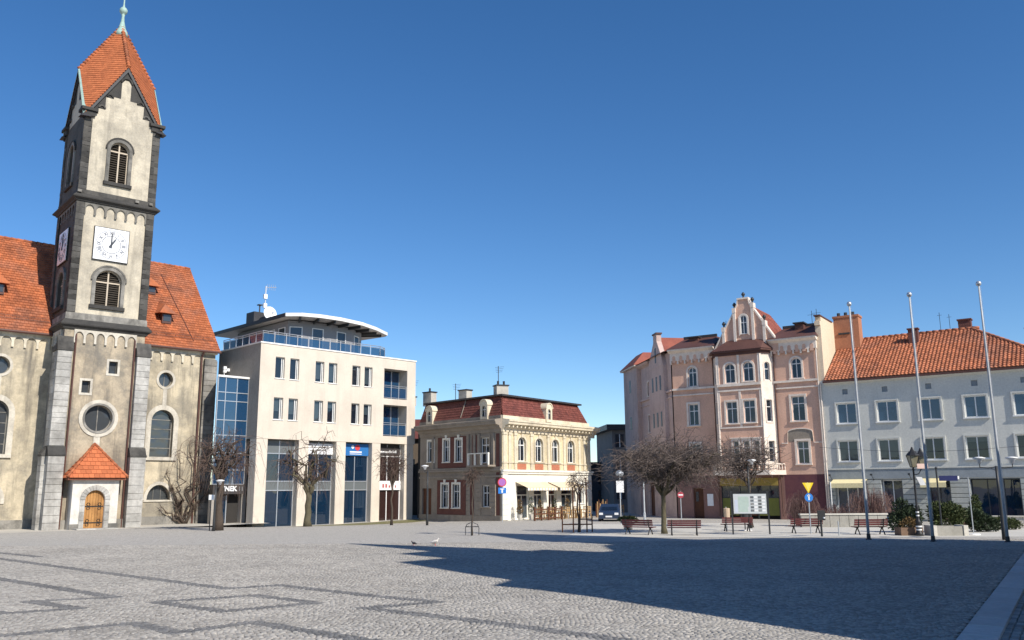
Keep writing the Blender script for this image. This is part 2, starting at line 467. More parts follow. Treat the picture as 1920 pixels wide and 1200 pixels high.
# lower shaft walls
roundh = ('round', -.85, .80, 5.92, 7.57)
sm1 = ('rect', .33, .86, 9.62, 10.40); sm2 = ('rect', -1.17, -.68, 8.30, 9.06)
for k in range(4):
    XF.append(tower_side(k)); mb = MB()
    wall(mb, -HW, HW, -.5, 12.3, [roundh, sm1, sm2] if k == 0 else [], 0, .35)
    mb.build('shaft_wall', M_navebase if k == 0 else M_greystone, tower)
    corbel_frieze(tower, -1.88, 1.88, 12.24, 6, M_ashtrim, .10, .78)
    if k == 0:
        window(tower, roundh, .28, M_greystone, M_leaded, t=.05, sur=(.34, .06), surm=M_ashtrim)
        mb = MB(); mb.band(*(lambda o, i: (o+o[:1], i+i[:1]))(offset_outline(roundh, .12), offset_outline(roundh, .002)), -.10, .002)
        mb.build('ring_moulding', M_greystone, tower)
        for h in (sm1, sm2): window(tower, h, .26, M_greystone, M_leaded, nx=1, t=.03, sur=(.14, .03), surm=M_ashtrim)
        mb = MB(); mb.box(-.22, .16, -.03, .002, 5.0, 5.6); mb.build('pilaster_strip', M_ashtrim, tower)
    XF.pop()
mb = MB(); mb.box(-HW+.5, HW-.5, .5, 2*HW-.5, 0, 26); mb.build('core', M_room, tower)
# plinth
mb = MB(); mb.box(-HW-.12, HW+.12, -.14, 2*HW, -.5, .55); mb.build('plinth', M_greystone, tower)
# buttresses on the front and the left flank: lower leg, weathered caps, upper leg
def buttress(x0, x1, pr1, pr2, seed, matrix=None):
    if matrix is not None: XF.append(matrix)
    b = MB(); b.box(x0+.02, x1-.02, -pr2+.03, .01, 0, 11.0); ob = b.build('buttress', M_greystone, tower)
    blocks(ob, x0-.04, x1+.04, -pr1, -.02, .0, 4.35, .42, M_ashlar, seed=seed)
    c = MB(); c.xprism([(-pr1-.04, 4.36), (-pr1-.04, 4.46), (-pr2, 4.95), (0, 4.95), (0, 4.36)], x0-.07, x1+.07); c.build('cap', M_dark, ob)
    blocks(ob, x0, x1, -pr2, -.02, 4.97, 10.8, .42, M_ashlar, seed=seed+1)
    c = MB(); c.xprism([(-pr2-.05, 10.82), (-pr2-.05, 10.98), (-.06, 11.75), (0, 11.75), (0, 10.82)], x0-.04, x1+.04); c.build('cap', M_dark, ob)
    if matrix is not None: XF.pop()
buttress(-2.78, -1.93, .62, .36, 11)
buttress(1.93, 2.78, .62, .36, 21)
buttress(1.60, 2.42, .62, .36, 31, tower_side(-1))
buttress(-2.42, -1.60, .62, .36, 41, tower_side(1))
for x in (-1.75, 1.80):
    mb = MB(); mb.tube([(x, -.10, 0), (x, -.10, 11.6), (x, -.02, 12.1)], .055, 8); mb.build('drainpipe', M_gutter, tower)
# string cornices, corbel arch friezes, quoins, recessed panels, belfry and clock openings
def cornice(par, z, prof, mat, name='cornice', hw=HW):
    "square ring cornice; prof = list of (projection, z) from bottom up"
    mb = MB(); k = len(prof)
    vs = []
    for pr, dz in prof:
        e = hw+pr; vs += [(-e, HW-e, z+dz), (e, HW-e, z+dz), (e, HW+e, z+dz), (-e, HW+e, z+dz)]
    fs = [(4*i+j, 4*i+(j+1) % 4, 4*i+4+(j+1) % 4, 4*i+4+j) for i in range(k-1) for j in range(4)]
    fs += [(3, 2, 1, 0), tuple(4*k-4+j for j in range(4))]
    mb.add(vs, fs); mb.build(name, mat, par)
cornice(tower, 12.25, [(-.02, -.02), (.10, .0), (.14, .10), (.30, .22), (.32, .30), (.10, .62)], M_darktrim)
cornice(tower, 12.86, [(-.02, 0), (.06, 0), (.04, .42), (-.04, .46)], M_greystone, 'base_course')
cornice(tower, 20.62, [(-.02, -.02), (.08, .0), (.12, .08), (.28, .18), (.30, .25), (.06, .50)], M_darktrim)
cornice(tower, 21.13, [(-.02, 0), (.03, 0), (.02, .28), (-.06, .32)], M_dark, 'base_course')
w2 = ('arch', -.86, .70, 13.95, 16.32, .72); w3 = ('arch', -.68, .50, 22.25, 25.10, .56)
for k in range(4):
    XF.append(tower_side(k))
    for st, (za, zb, hole, pan) in enumerate(((13.32, 20.62, w2, .10), (21.42, 26.75, w3, .03))):
        lw = .50
        ql = MB(); ql.box(-HW, -HW+lw, .02, .3, za, zb); q = ql.build('corner_pier', M_darktrim, tower)
        ql = MB(); ql.box(HW-lw, HW, .02, .3, za, zb); q2 = ql.build('corner_pier', M_darktrim, tower)
        if k in (0, 3, 1):
            blocks(q, -HW-.015, -HW+lw, -.015, .25, za, zb, .36, M_dark, seed=k*7+st)
            blocks(q2, HW-lw, HW+.015, -.013, .25, za+.004, zb-.004, .36, M_dark, seed=k*9+st+3)
        mb = MB(); wall(mb, -HW+lw, HW-lw, za, zb+(0 if st == 0 else .0), [hole], pan, .3)
        # panel side returns
        mb.build('panel', M_cream if k == 0 else M_sootshade, tower)  # all but the front face get the render with shade painted in
        if st == 0:
            corbel_frieze(tower, -HW+lw, HW-lw, 20.60, 6, M_friezd, -.0, .72)
        # louvred opening
        h = hole
        wd = MB(); o = outline(h); i = offset_outline(h, -.06); wd.band(o+o[:1], i+i[:1], pan+.20, pan+.28)
        c = (h[1]+h[2])/2
        wd.box(c-.045, c+.045, pan+.14, pan+.22, h[3]+.05, h[4]-.05); wd.box(h[1]+.05, h[2]-.05, pan+.15, pan+.21, h[4]-h[5]-.12, h[4]-h[5]-.03)
        wo = wd.build('belfry_window', M_goldw, tower)
        nsl = 15 if st == 0 else 17
        for s in range(nsl):
            z = h[3]+.10+(h[4]-h[3]-.2)*s/nsl
            dx = .06
            zc = h[4]-h[5]
            if z > zc: 
                tt = min(1, (z+.05-zc)/h[5]); dx = (h[2]-h[1])/2*(1-math.sqrt(max(0, 1-tt*tt)))+.06
            if h[1]+dx < h[2]-dx-.05:
                m2 = MB(); m2.add([(h[1]+dx, pan+.18, z), (h[2]-dx, pan+.18, z), (h[2]-dx, pan+.32, z+.13), (h[1]+dx, pan+.32, z+.13),
                                   (h[1]+dx, pan+.19, z-.02), (h[2]-dx, pan+.19, z-.02)], [(0,1,2,3), (4,5,1,0)]); m2.build('slat', M_louvre, wo)
        m2 = MB(); oo = offset_outline(h, .22); hh = outline(h)
        m2.band(oo[1:]+oo[:1], hh[1:]+hh[:1], pan-.09, pan+.01); m2.build('surround', M_greystone if st else M_greystone, wo)
        m2 = MB(); o3 = offset_outline(h, .32); o4 = offset_outline(h, .222)
        # hood mould over the arch only
        top3 = [p for p in o3 if p[1] > h[4]-h[5]-.02]; top4 = [p for p in o4 if p[1] > h[4]-h[5]-.02]
        m2.band(top3, top4, pan-.12, pan+.01); m2.build('hood_mould', M_darktrim if st else M_greystone, wo)
        m2 = MB(); m2.bbox(h[1]-.30, h[2]+.30, pan-.16, pan+.1, h[3]-.24, h[3]-.23+.235, .02); m2.build('sill', M_darktrim, wo)
    # gable: dark stone field with a stepped pale panel and a slim niche
    mb = MB(); mb.prism([(-HW, 26.75), (HW, 26.75), (HW, 26.86), (0, 30.5), (-HW, 26.86)], .03, .35); mb.build('gable', M_darktrim, tower)
    mb = MB(); mb.prism([(-1.92, 26.75), (-1.62, 26.75), (-1.62, 27.15), (-1.22, 27.15), (-1.22, 28.05), (-.74, 28.05), (-.74, 28.2), (-.30, 28.2), (-.30, 29.35), (-.12, 29.6), (.12, 29.6), (.30, 29.35), (.30, 28.2), (.74, 28.2), (.74, 28.05), (1.22, 28.05), (1.22, 27.15), (1.62, 27.15), (1.62, 26.75), (1.92, 26.75), (1.92, 26.74), (-1.92, 26.74)][::-1], .026, .06)
    mb.build('stepped_panel', M_cream, tower)
    for sx, zz in ((-1.42, 27.22), (-.98, 28.12), (.98, 28.12), (1.42, 27.22)):
        m2 = MB(); a = arc(sx, zz, .23, 0, 180, 8); b = arc(sx, zz, .13, 0, 180, 8); m2.band(a, b, -.05, .03); m2.build('step_arch', M_dark, tower)
    m2 = MB(); a = arc(0, 29.42, .40, 0, 180, 10); b = arc(0, 29.42, .28, 0, 180, 10); m2.band(a, b, -.06, .03); m2.build('step_arch', M_dark, tower)
    # bracketed eaves block at each corner
    m2 = MB(); m2.box(-HW-.12, -HW+.62, -.12, .2, 26.45, 26.78); m2.box(-HW-.24, -HW+.74, -.24, .2, 26.785, 26.98); m2.build('eaves_block', M_darktrim, tower)
    m2 = MB(); m2.box(HW-.62, HW+.10, -.12, .2, 26.452, 26.782); m2.box(HW-.74, HW+.22, -.238, .2, 26.787, 26.982); m2.build('eaves_block', M_darktrim, tower)
    XF.pop()
# helm roof: four rhombic planes, verge boards, hip ridge, copper gutters and finial
OV = .10
zE, zG = 26.45, 30.55
zA = 2*zG-zE
e = HW+OV
for k in range(4):
    XF.append(tower_side(k))
    E_ = (-e, HW-e, zE); Gf = (0, HW-e, zG); Gl = (-e, HW, zG); A_ = (0, HW, zA)
    tile_roof(tower, [E_, Gf, A_, Gl], .19, .21, M_spire, lift=.04, base=M_deck, seed=k+3)
    mb = MB()   # ridge caps from the gable apex to the spire
    v0, v1 = Vector(Gf), Vector(A_)
    for i in range(17):
        p = v0.lerp(v1, i/17); q = v0.lerp(v1, (i+1.12)/17); mb.tube([p+Vector((0, 0, .09)), q+Vector((0, 0, .02))], [.15, .10], 8)
    mb.build('ridge_cap', M_orange, tower, smooth=True)
    mb = MB()   # verge boards under the roof edge on the gable
    for s in (-1, 1):
        mb.add([(s*e, HW-e+.02, zE-.30), (0, HW-e+.02, zG-.34), (0, HW-e+.02, zG-.02), (s*e, HW-e+.02, zE-.02),
                (s*e, HW-e+.10, zE-.30), (0, HW-e+.10, zG-.34), (0, HW-e+.10, zG-.02), (s*e, HW-e+.10, zE-.02)],
               [(0,1,2,3), (4,5,6,7), (0,1,5,4), (3,2,6,7)])
        mb.add([(s*e, HW-e+.08, zE-.06), (0, HW-e+.08, zG-.06), (0, .05, zG-.10), (s*e, .05, zE-.10)], [(0,1,2,3)])
    mb.build('verge_board', M_lead, tower)
    d1 = (Vector(Gf)-Vector(E_)); d2 = (Vector(Gl)-Vector(E_)); n_ = d1.cross(d2).normalized(); n_ = n_ if n_.z > 0 else -n_
    P = Vector(E_)+n_*.075
    for da, db in (((d2, d1),) if k == 0 else ((d1, d2),) if k == 1 else ((d1, d2), (d2, d1))):   # copper gutter strips along the side gables
        mb = MB(); q = [P, P+db*.09, P+da*.16+db*.05, P+da*.98+db*.035, P+da]
        mb.add([tuple(t) for t in q], [(0,1,2,3,4)]); w_ = Vector((0, 0, -.20)); mb.add([tuple(P), tuple(P+da), tuple(P+da+w_), tuple(P+w_)], [(0,1,2,3)])
        mb.build('copper_flashing', M_copper, tower)
    cn = MB(); c0 = Vector(E_); cn.add([tuple(c0+Vector((-.22, -.22, -.18))), tuple(c0+Vector((.5, -.22, -.12))), tuple(c0+Vector((.5, .3, -.12))), tuple(c0+Vector((-.22, .5, -.12))), tuple(c0+Vector((.0, .0, .12)))], [(0,1,4), (1,2,4), (2,3,4), (3,0,4), (3,2,1,0)]); cn.build('corner_gutter', M_lead, tower)
    XF.pop()
mb = MB(); mb.lathe([(.42, -.75), (.40, -.45), (.24, -.1), (.13, .4), (.09, .8), (.12, .95), (.10, 1.0), (.20, 1.06), (.27, 1.2), (.27, 1.32), (.20, 1.46), (.08, 1.56), (.05, 1.8), (.035, 2.6)], (0, HW, zA), 14)
mb.build('finial', M_copper, tower, smooth=True)
# clock dials, numerals and hands
NUM = ['XII', 'I', 'II', 'III', 'IV', 'V', 'VI', 'VII', 'VIII', 'IX', 'X', 'XI']
for k in (0, -1, 1):
    XF.append(tower_side(k)); cx, cz = -.14, 18.02
    mb = MB(); mb.box(cx-1.10, cx+1.10, .0, .12, cz-1.12, cz+1.12); ck = mb.build('clock', M_iron, tower)
    mb = MB(); mb.box(cx-1.05, cx+1.05, -.03, .05, cz-1.07, cz+1.07); mb.build('dial', M_clockface, ck)
    M_ring = plain('dial_ring', (.10,.11,.14), .5)
    mb = MB()
    for r0, r1 in ((.60, .56), (.965, .935)):
        a = arc(cx, cz, r0, 0, 360, 40); b = arc(cx, cz, r1, 0, 360, 40); mb.band(a, b, -.036, -.028)
    mb.build('minute_ring', M_ring, ck)
    for i, t in enumerate(NUM):
        a = R(90-30*i); XF.append(XF[-1] @ Matrix.Translation((cx+.77*math.cos(a), 0, cz+.77*math.sin(a))) @ Matrix.Rotation(R(30*i), 4, 'Y'))
        text(t, .32, 0, -.036, -.11, M_ring, ck, 'numeral', .004, font_sx=.85, bold=.008); XF.pop()
    for nm, ang, ln, wd in (('minute_hand', 90, .86, .045), ('hour_hand', 58, .56, .06)):
        a = R(ang); d = Vector((math.cos(a), 0, math.sin(a))); p = Vector((-math.sin(a), 0, math.cos(a))); c = Vector((cx, -.07, cz))
        mb = MB(); pts = [c-d*.22-p*wd, c+d*ln*.7-p*wd*.8, c+d*ln, c+d*ln*.7+p*wd*.8, c-d*.22+p*wd]
        mb.add([tuple(x) for x in pts]+[tuple(x+Vector((0, .02, 0))) for x in pts], [(0,1,2,3,4), (9,8,7,6,5)]+[(i, (i+1) % 5, (i+1) % 5+5, i+5) for i in range(5)])
        mb.build(nm, M_ink, ck)
    XF.pop()
# weathered copper hoppers / ledge stones on the cornices
for x in (-2.35, 1.2, 2.1):
    mb = MB(); mb.box(x-.12, x+.12, -.22, .0, 21.14, 21.30); mb.build('ledge_stone', M_greystone, tower)

# ------------------------------------------------------------------ porch at the tower foot
porch = thing('church_porch', 'small pale porch with orange hipped roof and arched oak door at tower foot', 'porch', (-26.02, 54.465, 0), 40.5)
px0, px1, pf = -1.42, 1.22, -1.05
dh = ('arch', -.66, .46, -.02, 2.32, .56)
mb = MB(); wall(mb, px0, px1, -.4, 3.1, [dh], pf, .3)
for x in (px0, px1): mb.poly([(x, pf, -.4), (x, 0, -.4), (x, 0, 3.1), (x, pf, 3.1)])
mb.build('wall', surf('porch_render', (.66,.63,.57), (.36,.33,.28), .5, .9, .5, bump=.2), porch)
for xa, xb in ((px0-.05, dh[1]-.28), (dh[2]+.28, px1+.05)): ob = MB(); ob.box(xa, xb, pf-.07, pf+.02, -.4, .32); ob.build('plinth', M_greystone, porch)
m2 = MB(); o3 = offset_outline(dh, .30); o4 = offset_outline(dh, .002)
a3, a4 = o3[2:], o4[2:]
m2 = MB(); st = MB(); st.box(dh[1]-.6, dh[2]+.6, pf-1.0, pf-.05, -.3, .07); st.build('step', M_ashlar, porch)
for i in range(len(a3)-1):   # voussoirs
    v = MB(); g_ = .05
    A, B, C_, D_ = [Vector((p[0], 0, p[1])) for p in (a3[i], a3[i+1], a4[i+1], a4[i])]
    q = [A.lerp(B, g_), B.lerp(A, g_), C_.lerp(D_, g_), D_.lerp(C_, g_)]
    v.prism([(p.x, p.z) for p in q], pf-.05, pf+.01); v.build('voussoir', M_ashlar, porch)
for x0, x1 in ((dh[1]-.30, dh[1]), (dh[2], dh[2]+.30)): blocks(porch, x0, x1, pf-.05, pf+.01, .0, 1.74, .43, M_ashlar, name='jamb_stone', jit=.004)
door = MB(); door.box(dh[1]+.01, dh[2]-.01, pf+.24, pf+.28, 0, .05)
dob = door.build('door', M_oak, porch)
npl = 7
for i in range(npl):
    x0 = dh[1]+(dh[2]-dh[1])*i/npl+.006; x1 = dh[1]+(dh[2]-dh[1])*(i+1)/npl-.006; c = -.10; r = .56
    f = lambda x: 1.76+.56*math.sqrt(max(0, 1-((x-c)/r)**2))
    m2 = MB(); m2.prism([(x0, .02), (x1, .02), (x1, f(x1)), ((x0+x1)/2, f((x0+x1)/2)), (x0, f(x0))], pf+.18, pf+.24); m2.build('plank', M_oak, dob)
for z in (.38, 1.35):
    m2 = MB(); m2.box(dh[1]+.03, dh[2]-.03, pf+.155, pf+.178, z-.03, z+.03); 
    for x in (-.42, .22):
        for sx in (-1, 1):
            m2.tube([(x, pf+.165, z), (x+sx*.10, pf+.165, z+.12), (x+sx*.02, pf+.165, z+.22)], .022, 5)
            m2.tube([(x, pf+.165, z), (x+sx*.10, pf+.165, z-.12), (x+sx*.02, pf+.165, z-.20)], .02, 5)
    m2.build('strap_hinge', M_iron, dob)
ez, ap = 3.06, Vector((-.12, -.02, 5.12))
x0, x1, yf = px0-.42, px1+.36, pf-.36
c1, c2, c3, c4 = (x0, yf, ez), (x1, yf, ez), (x1, -.01, ez), (x0, -.01, ez)
tile_roof(porch, [c1, c2, tuple(ap)], .30, .30, M_orangeobj, lift=.045, ind=60, base=M_deck, seed=5)
tile_roof(porch, [c2, c3, tuple(ap)], .30, .30, M_orangeobj, lift=.045, ind=40, base=M_deck, seed=6)
tile_roof(porch, [c4, c1, tuple(ap)], .30, .30, M_orangeobj, lift=.045, ind=40, base=M_deck, seed=8)
for c in (c1, c2):
    mb = MB(); v0 = Vector(c); 
    for i in range(9): mb.tube([v0.lerp(ap, i/9)+Vector((0, 0, .06)), v0.lerp(ap, (i+1.1)/9)+Vector((0, 0, .04))], [.09, .075], 8)
    mb.build('ridge_cap', M_orange, porch, smooth=True)
mb = MB(); mb.box(x0+.06, x1-.06, yf+.06, -.02, ez-.14, ez-.01); mb.build('eaves_board', surf('eaves_brown', (.2,.08,.05)), porch)

# ------------------------------------------------------------------ church nave
church = thing('church_nave', 'long rendered church hall with steep orange roof behind the bell tower', 'church', (-28.03, 56.69, 0), 43)
UL, UR, EZ, RZ, RY = -16, 8.62, 12.15, 19.45, 6.2
archR = ('arch', 4.32, 5.86, 4.52, 7.78, .77); ocR = ('round', 4.62, 5.62, 9.38, 10.40); halfR = ('arch', 4.36, 5.96, 1.64, 2.66, .98)
archL = ('arch', -6.02, -4.42, 4.52, 7.85, .80); ocL = ('round', -5.72, -4.62, 9.45, 10.55); halfL = ('arch', -6.0, -4.4, 1.64, 2.68, .98)
archLL = ('arch', -12.0, -10.4, 4.52, 7.85, .80); ocLL = ('round', -11.7, -10.6, 9.45, 10.55)
holes = [archR, ocR, halfR, archL, ocL, halfL, archLL, ocLL]
mb = MB(); wall(mb, UL, UR, -.6, EZ+.2, holes, 0, .4)
mb.poly([(UR, 0, -.6), (UR, 2*RY, -.6), (UR, 2*RY, EZ), (UR, RY, RZ-.1), (UR, 0, EZ)])
mb.poly([(UL, 0, -.6), (UL, 2*RY, -.6), (UL, 2*RY, EZ), (UL, RY, RZ-.1), (UL, 0, EZ)])
mb.poly([(UL, 2*RY, -.6), (UR, 2*RY, -.6), (UR, 2*RY, EZ), (UL, 2*RY, EZ)])
mb.build('wall', M_nave, church)
mb = MB(); mb.box(UL+.6, UR-.6, .6, 2*RY-.6, 0, 12); mb.build('interior', M_room, church)
for h in holes:
    k = h[0]
    if k == 'round': window(church, h, .3, M_greystone, M_leaded, t=.04, sur=(.17, .05), surm=M_ashtrim)
    elif h[5] > .9: window(church, h, .3, M_greystone, M_leaded, nx=3, transom=None, t=.04, sur=(.22, .05), surm=M_ashtrim, sill=(.2, .08, .12))
    else: window(church, h, .3, M_greystone, M_leaded, nx=1, transom=[5.15, 5.8, 6.45, 7.1], t=.05, sur=(.34, .07), surm=M_ashtrim, sill=(.34, .14, .22))
for u in (5.12, -5.17):
    mb = MB(); mb.box(u-.14, u+.14, -.04, .002, 8.12, 9.3); mb.build('pilaster_strip', M_ashtrim, church)
M_friez = surf('frieze_render', (.66,.60,.48), (.22,.2,.16), .5, 1.2, .4, bump=.3)
corbel_frieze(church, -16, -2.5, 11.98, 19, M_friez, .09, .72)
corbel_frieze(church, 2.5, 7.66, 11.98, 7, M_friez, .09, .72)
mb = MB(); mb.xprism([(.0, 11.98), (-.10, 11.98), (-.16, 12.1), (-.26, 12.14), (-.26, 12.17), (0, 12.18)], UL, UR+.1); mb.build('eaves_cornice', M_friez, church)
mb = MB(); mb.box(UL, UR+.05, -.12, .002, -.6, .55); mb.build('plinth', M_greystone, church)
blocks(church, 7.72, UR+.06, -.30, .02, 0, 11.5, .48, M_greystone, seed=77, name='pier_stone')
mb = MB(); mb.box(7.76, UR, -.26, .05, -.5, 11.6); mb.build('corner_pier', M_greystone, church)
mb = MB(); mb.tube([(7.56, -.12, 0), (7.56, -.12, 11.7), (7.56, -.4, 12.05)], .075, 8); mb.build('drainpipe', M_gutter, church)
ev = -.34; evz = EZ+ev*(RZ-EZ)/RY+.42
tile_roof(church, [(UL, ev, evz), (UR+.22, ev, evz), (UR+.22, RY, RZ+.22), (UL, RY, RZ+.22)], .22, .27, M_orange, lift=.05, base=M_deck, seed=14)
mb = MB(); mb.poly([(UL, 2*RY-ev, evz), (UR+.22, 2*RY-ev, evz), (UR+.22, RY, RZ+.21), (UL, RY, RZ+.21)]); mb.build('rear_roof', M_orange, church)
mb = MB()
for i in range(60): x = UL+i*.413; mb.tube([(x, RY, RZ+.27), (x+.44, RY, RZ+.25)], [.13, .11], 8)
mb.build('ridge_cap', M_orange, church, smooth=True)
mb = MB(); mb.tube([(UL, ev-.06, evz-.04), (UR+.22, ev-.06, evz-.04)], .085, 8); mb.build('gutter', M_gutter, church)
mb = MB()   # snow guard rail near the eaves
for t in (.10, .13):
    y = ev+(RY-ev)*t; z = evz+(RZ+.22-evz)*t+.16; mb.tube([(UL, y, z), (UR, y, z)], .018, 4)
for i in range(36):
    y = ev+(RY-ev)*.115; z = evz+(RZ+.22-evz)*.115; mb.tube([(UL+i*.68, y, z), (UL+i*.68, y, z+.2)], .015, 4)
mb.build('snow_guard', M_gutter, church)
def dormer(u, y, z, w=.8, h=.62):
    "small roof hatch: dark opening in timber cheeks under a flared tile hood"
    b = MB(); b.box(u-w*.42, u+w*.42, y-.55, y+.9, z-.1, z+h-.02); d = b.build('dormer', M_gutter, church)
    b = MB(); b.box(u-w*.32, u+w*.32, y-.57, y-.54, z+.06, z+h-.1); b.build('pane', M_leaded, d)
    zt = z+h; yb = y+1.25
    v = [(u-w*.8, y-.85, zt-.02), (u+w*.8, y-.85, zt-.02), (u, y-.05, zt+.78), (u-w*.75, y+.5, zt+.1), (u+w*.75, y+.5, zt+.1), (u, yb+.3, zt+1.3)]
    b = MB(); b.add(v, [(0,1,2), (1,4,5,2), (3,0,2,5), (0,3,4,1)]); b.build('hood', M_orange, d)
slope = (RZ+.22-evz)/(RY-ev)
def roofz(y): return evz+(y-ev)*slope
dormer(5.35, 1.75, roofz(1.75)-.35); dormer(4.9, 3.9, roofz(3.9)-.35, .75, .5); dormer(-5.35, 2.3, roofz(2.3)-.3)
mb = MB(); y0 = 5.2; mb.tube([(6.2, y0, roofz(y0)+.1), (7.0, .2, roofz(.2)+.1)], .03, 5); mb.build('lightning_conductor', M_gutter, church)

# ------------------------------------------------------------------ ground of the square
def gz(x, y):
    "the paving dips slightly where the side street leaves the square"
    ax, ay, bx, by = -17, 62.5, -8, 66
    t = max(0, min(1, ((x-ax)*(bx-ax)+(y-ay)*(by-ay))/((bx-ax)**2+(by-ay)**2)))
    d = math.hypot(x-ax-t*(bx-ax), y-ay-t*(by-ay))
    return -.30*math.exp(-(d/5.0)**2)
def ground_material():
    m, n, l, b = _nt('square_paving')
    v = coords(n, l, rotz=R(42))
    vo = n.new('ShaderNodeTexVoronoi'); l.new(v, vo.inputs['Vector']); vo.inputs['Scale'].default_value = 8.5; vo.inputs['Randomness'].default_value = .55
    hs = n.new('ShaderNodeSeparateColor'); l.new(vo.outputs['Color'], hs.inputs[0])
    c = mix(n, l, ramp(n, l, hs.outputs[0], 0, 1), (.37,.35,.318), (.50,.475,.435))
    c = mix(n, l, ramp(n, l, noise(n, l, v, .12, 4), .4, .7), c, (.43,.41,.37))
    ve = n.new('ShaderNodeTexVoronoi'); ve.feature = 'DISTANCE_TO_EDGE'; l.new(v, ve.inputs['Vector']); ve.inputs['Scale'].default_value = 8.5; ve.inputs['Randomness'].default_value = .55
    c = mix(n, l, ramp(n, l, ve.outputs['Distance'], .0, .07), (.22,.205,.18), c)
    l.new(c, b.inputs['Base Color']); b.inputs['Roughness'].default_value = .8; b.inputs['Specular IOR Level'].default_value = .3
    bp = n.new('ShaderNodeBump'); bp.inputs['Strength'].default_value = .5; bp.inputs['Distance'].default_value = .02
    l.new(ve.outputs['Distance'], bp.inputs['Height']); l.new(bp.outputs[0], b.inputs['Normal'])
    return m
M_ground = ground_material()
xs = [-900, -300, -120]+[-60+2*i for i in range(61)]+[120, 300, 900]
ys = [-600, -200, -60]+[-20+2*i for i in range(61)]+[200, 500, 1200]
gv = [(x, y, gz(x, y)) for y in ys for x in xs]; nx = len(xs)
gf = [(j*nx+i, j*nx+i+1, (j+1)*nx+i+1, (j+1)*nx+i) for j in range(len(ys)-1) for i in range(nx-1)]
ground = mesh_np('square_ground', gv, gf, M_ground); ground['kind'] = 'structure'

# ------------------------------------------------------------------ modern corner office block
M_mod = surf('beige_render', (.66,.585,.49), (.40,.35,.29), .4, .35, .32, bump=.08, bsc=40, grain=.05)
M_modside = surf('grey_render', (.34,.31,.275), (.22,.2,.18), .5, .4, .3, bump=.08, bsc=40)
M_modtrim = plain('white_capping', (.80,.79,.76), .4)
M_alu = plain('aluminium', (.55,.57,.60), .35, metal=.6)
M_blueglass = glass('blue_curtain_glass', (.01,.05,.12), see=.10, rough=.02, spec=1.0, wav=.02)
M_shopglass = glass('shop_glass', (.006,.024,.055), see=.16, rough=.02, spec=.8)
M_spandrel = plain('grey_spandrel', (.14,.155,.16), .35)
M_blind = plain('pale_blind', (.50,.56,.56), .8)
M_bluesign = plain('blue_sign', (.03,.16,.42), .4, amt=.1)
M_signwhite = plain('sign_white', (.80,.80,.80), .5, amt=.1)
M_signdark = plain('sign_dark', (.05,.045,.045), .5)
M_red = plain('sign_red', (.65,.06,.06), .5)
M_darkmet = plain('dark_metal', (.035,.037,.04), .45)
office = thing('office_block', 'modern beige office building with curved flat roof and blue glass stairwell', 'building', (-15.68, 55.17, 0), 45.5)
X0, X1, TZ, DEP = -.62, 12.12, 11.55, 5.6
wins = []
for zr in ((9.36, 10.76), (6.69, 8.12)):
    for u in (.47, 1.55, 3.49, 4.53, 6.46, 7.50): wins.append(('rect', u, u+.68, zr[0], zr[1]))
log = [('rect', 9.22, 11.33, 8.65, 10.81), ('rect', 9.22, 11.33, 5.97, 8.20)]
mb = MB(); wall(mb, X0, X1, 5.45, TZ, wins+log, 0, .22)
mb.poly([(X1, 0, 5.45), (X1, DEP, 5.45), (X1, DEP, TZ), (X1, 0, TZ)])
mb.poly([(X0, DEP, 5.45), (X1, DEP, 5.45), (X1, DEP, TZ), (X0, DEP, TZ)])
mb.poly([(X0, 0, TZ), (X1, 0, TZ), (X1, DEP, TZ), (X0, DEP, TZ)])
mb.poly([(X0, 0, 5.45), (X1, 0, 5.45), (X1, DEP, 5.45), (X0, DEP, 5.45)])
mb.poly([(X1, .8, -.6), (X1, DEP, -.6), (X1, DEP, 5.45), (X1, .8, 5.45)])
mb.build('wall', M_mod, office)
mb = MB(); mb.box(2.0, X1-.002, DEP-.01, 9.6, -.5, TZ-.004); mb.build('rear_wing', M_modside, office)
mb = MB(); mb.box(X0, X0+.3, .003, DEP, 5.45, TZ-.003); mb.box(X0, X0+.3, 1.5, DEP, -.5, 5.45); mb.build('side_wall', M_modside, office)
mb = MB(); mb.box(.3, 9.0, .42, DEP-.5, 5.6, TZ-.3); mb.build('interior', M_room, office)
mb = MB(); mb.box(X0-.05, X1+.05, -.05, .35, TZ, TZ+.09); mb.box(X0-.05, X0+.35, .352, DEP, TZ, TZ+.09); mb.build('parapet_capping', M_modtrim, office)
bl = [0, 0, .82, .86, .2, .86, .6, .7, .95, .3, 0, .5]
for i, h in enumerate(wins):
    w = window(office, h, .16, M_white, M_glass, nx=1, t=.05, sill=(.04, .05, .05), surm=M_white, blind=bl[i] or None, blindm=M_blind)
    mb = MB(); mb.box(h[2]-.17, h[2]-.12, .15, .23, h[3]+.05, h[4]-.05); mb.build('casement', M_white, w)
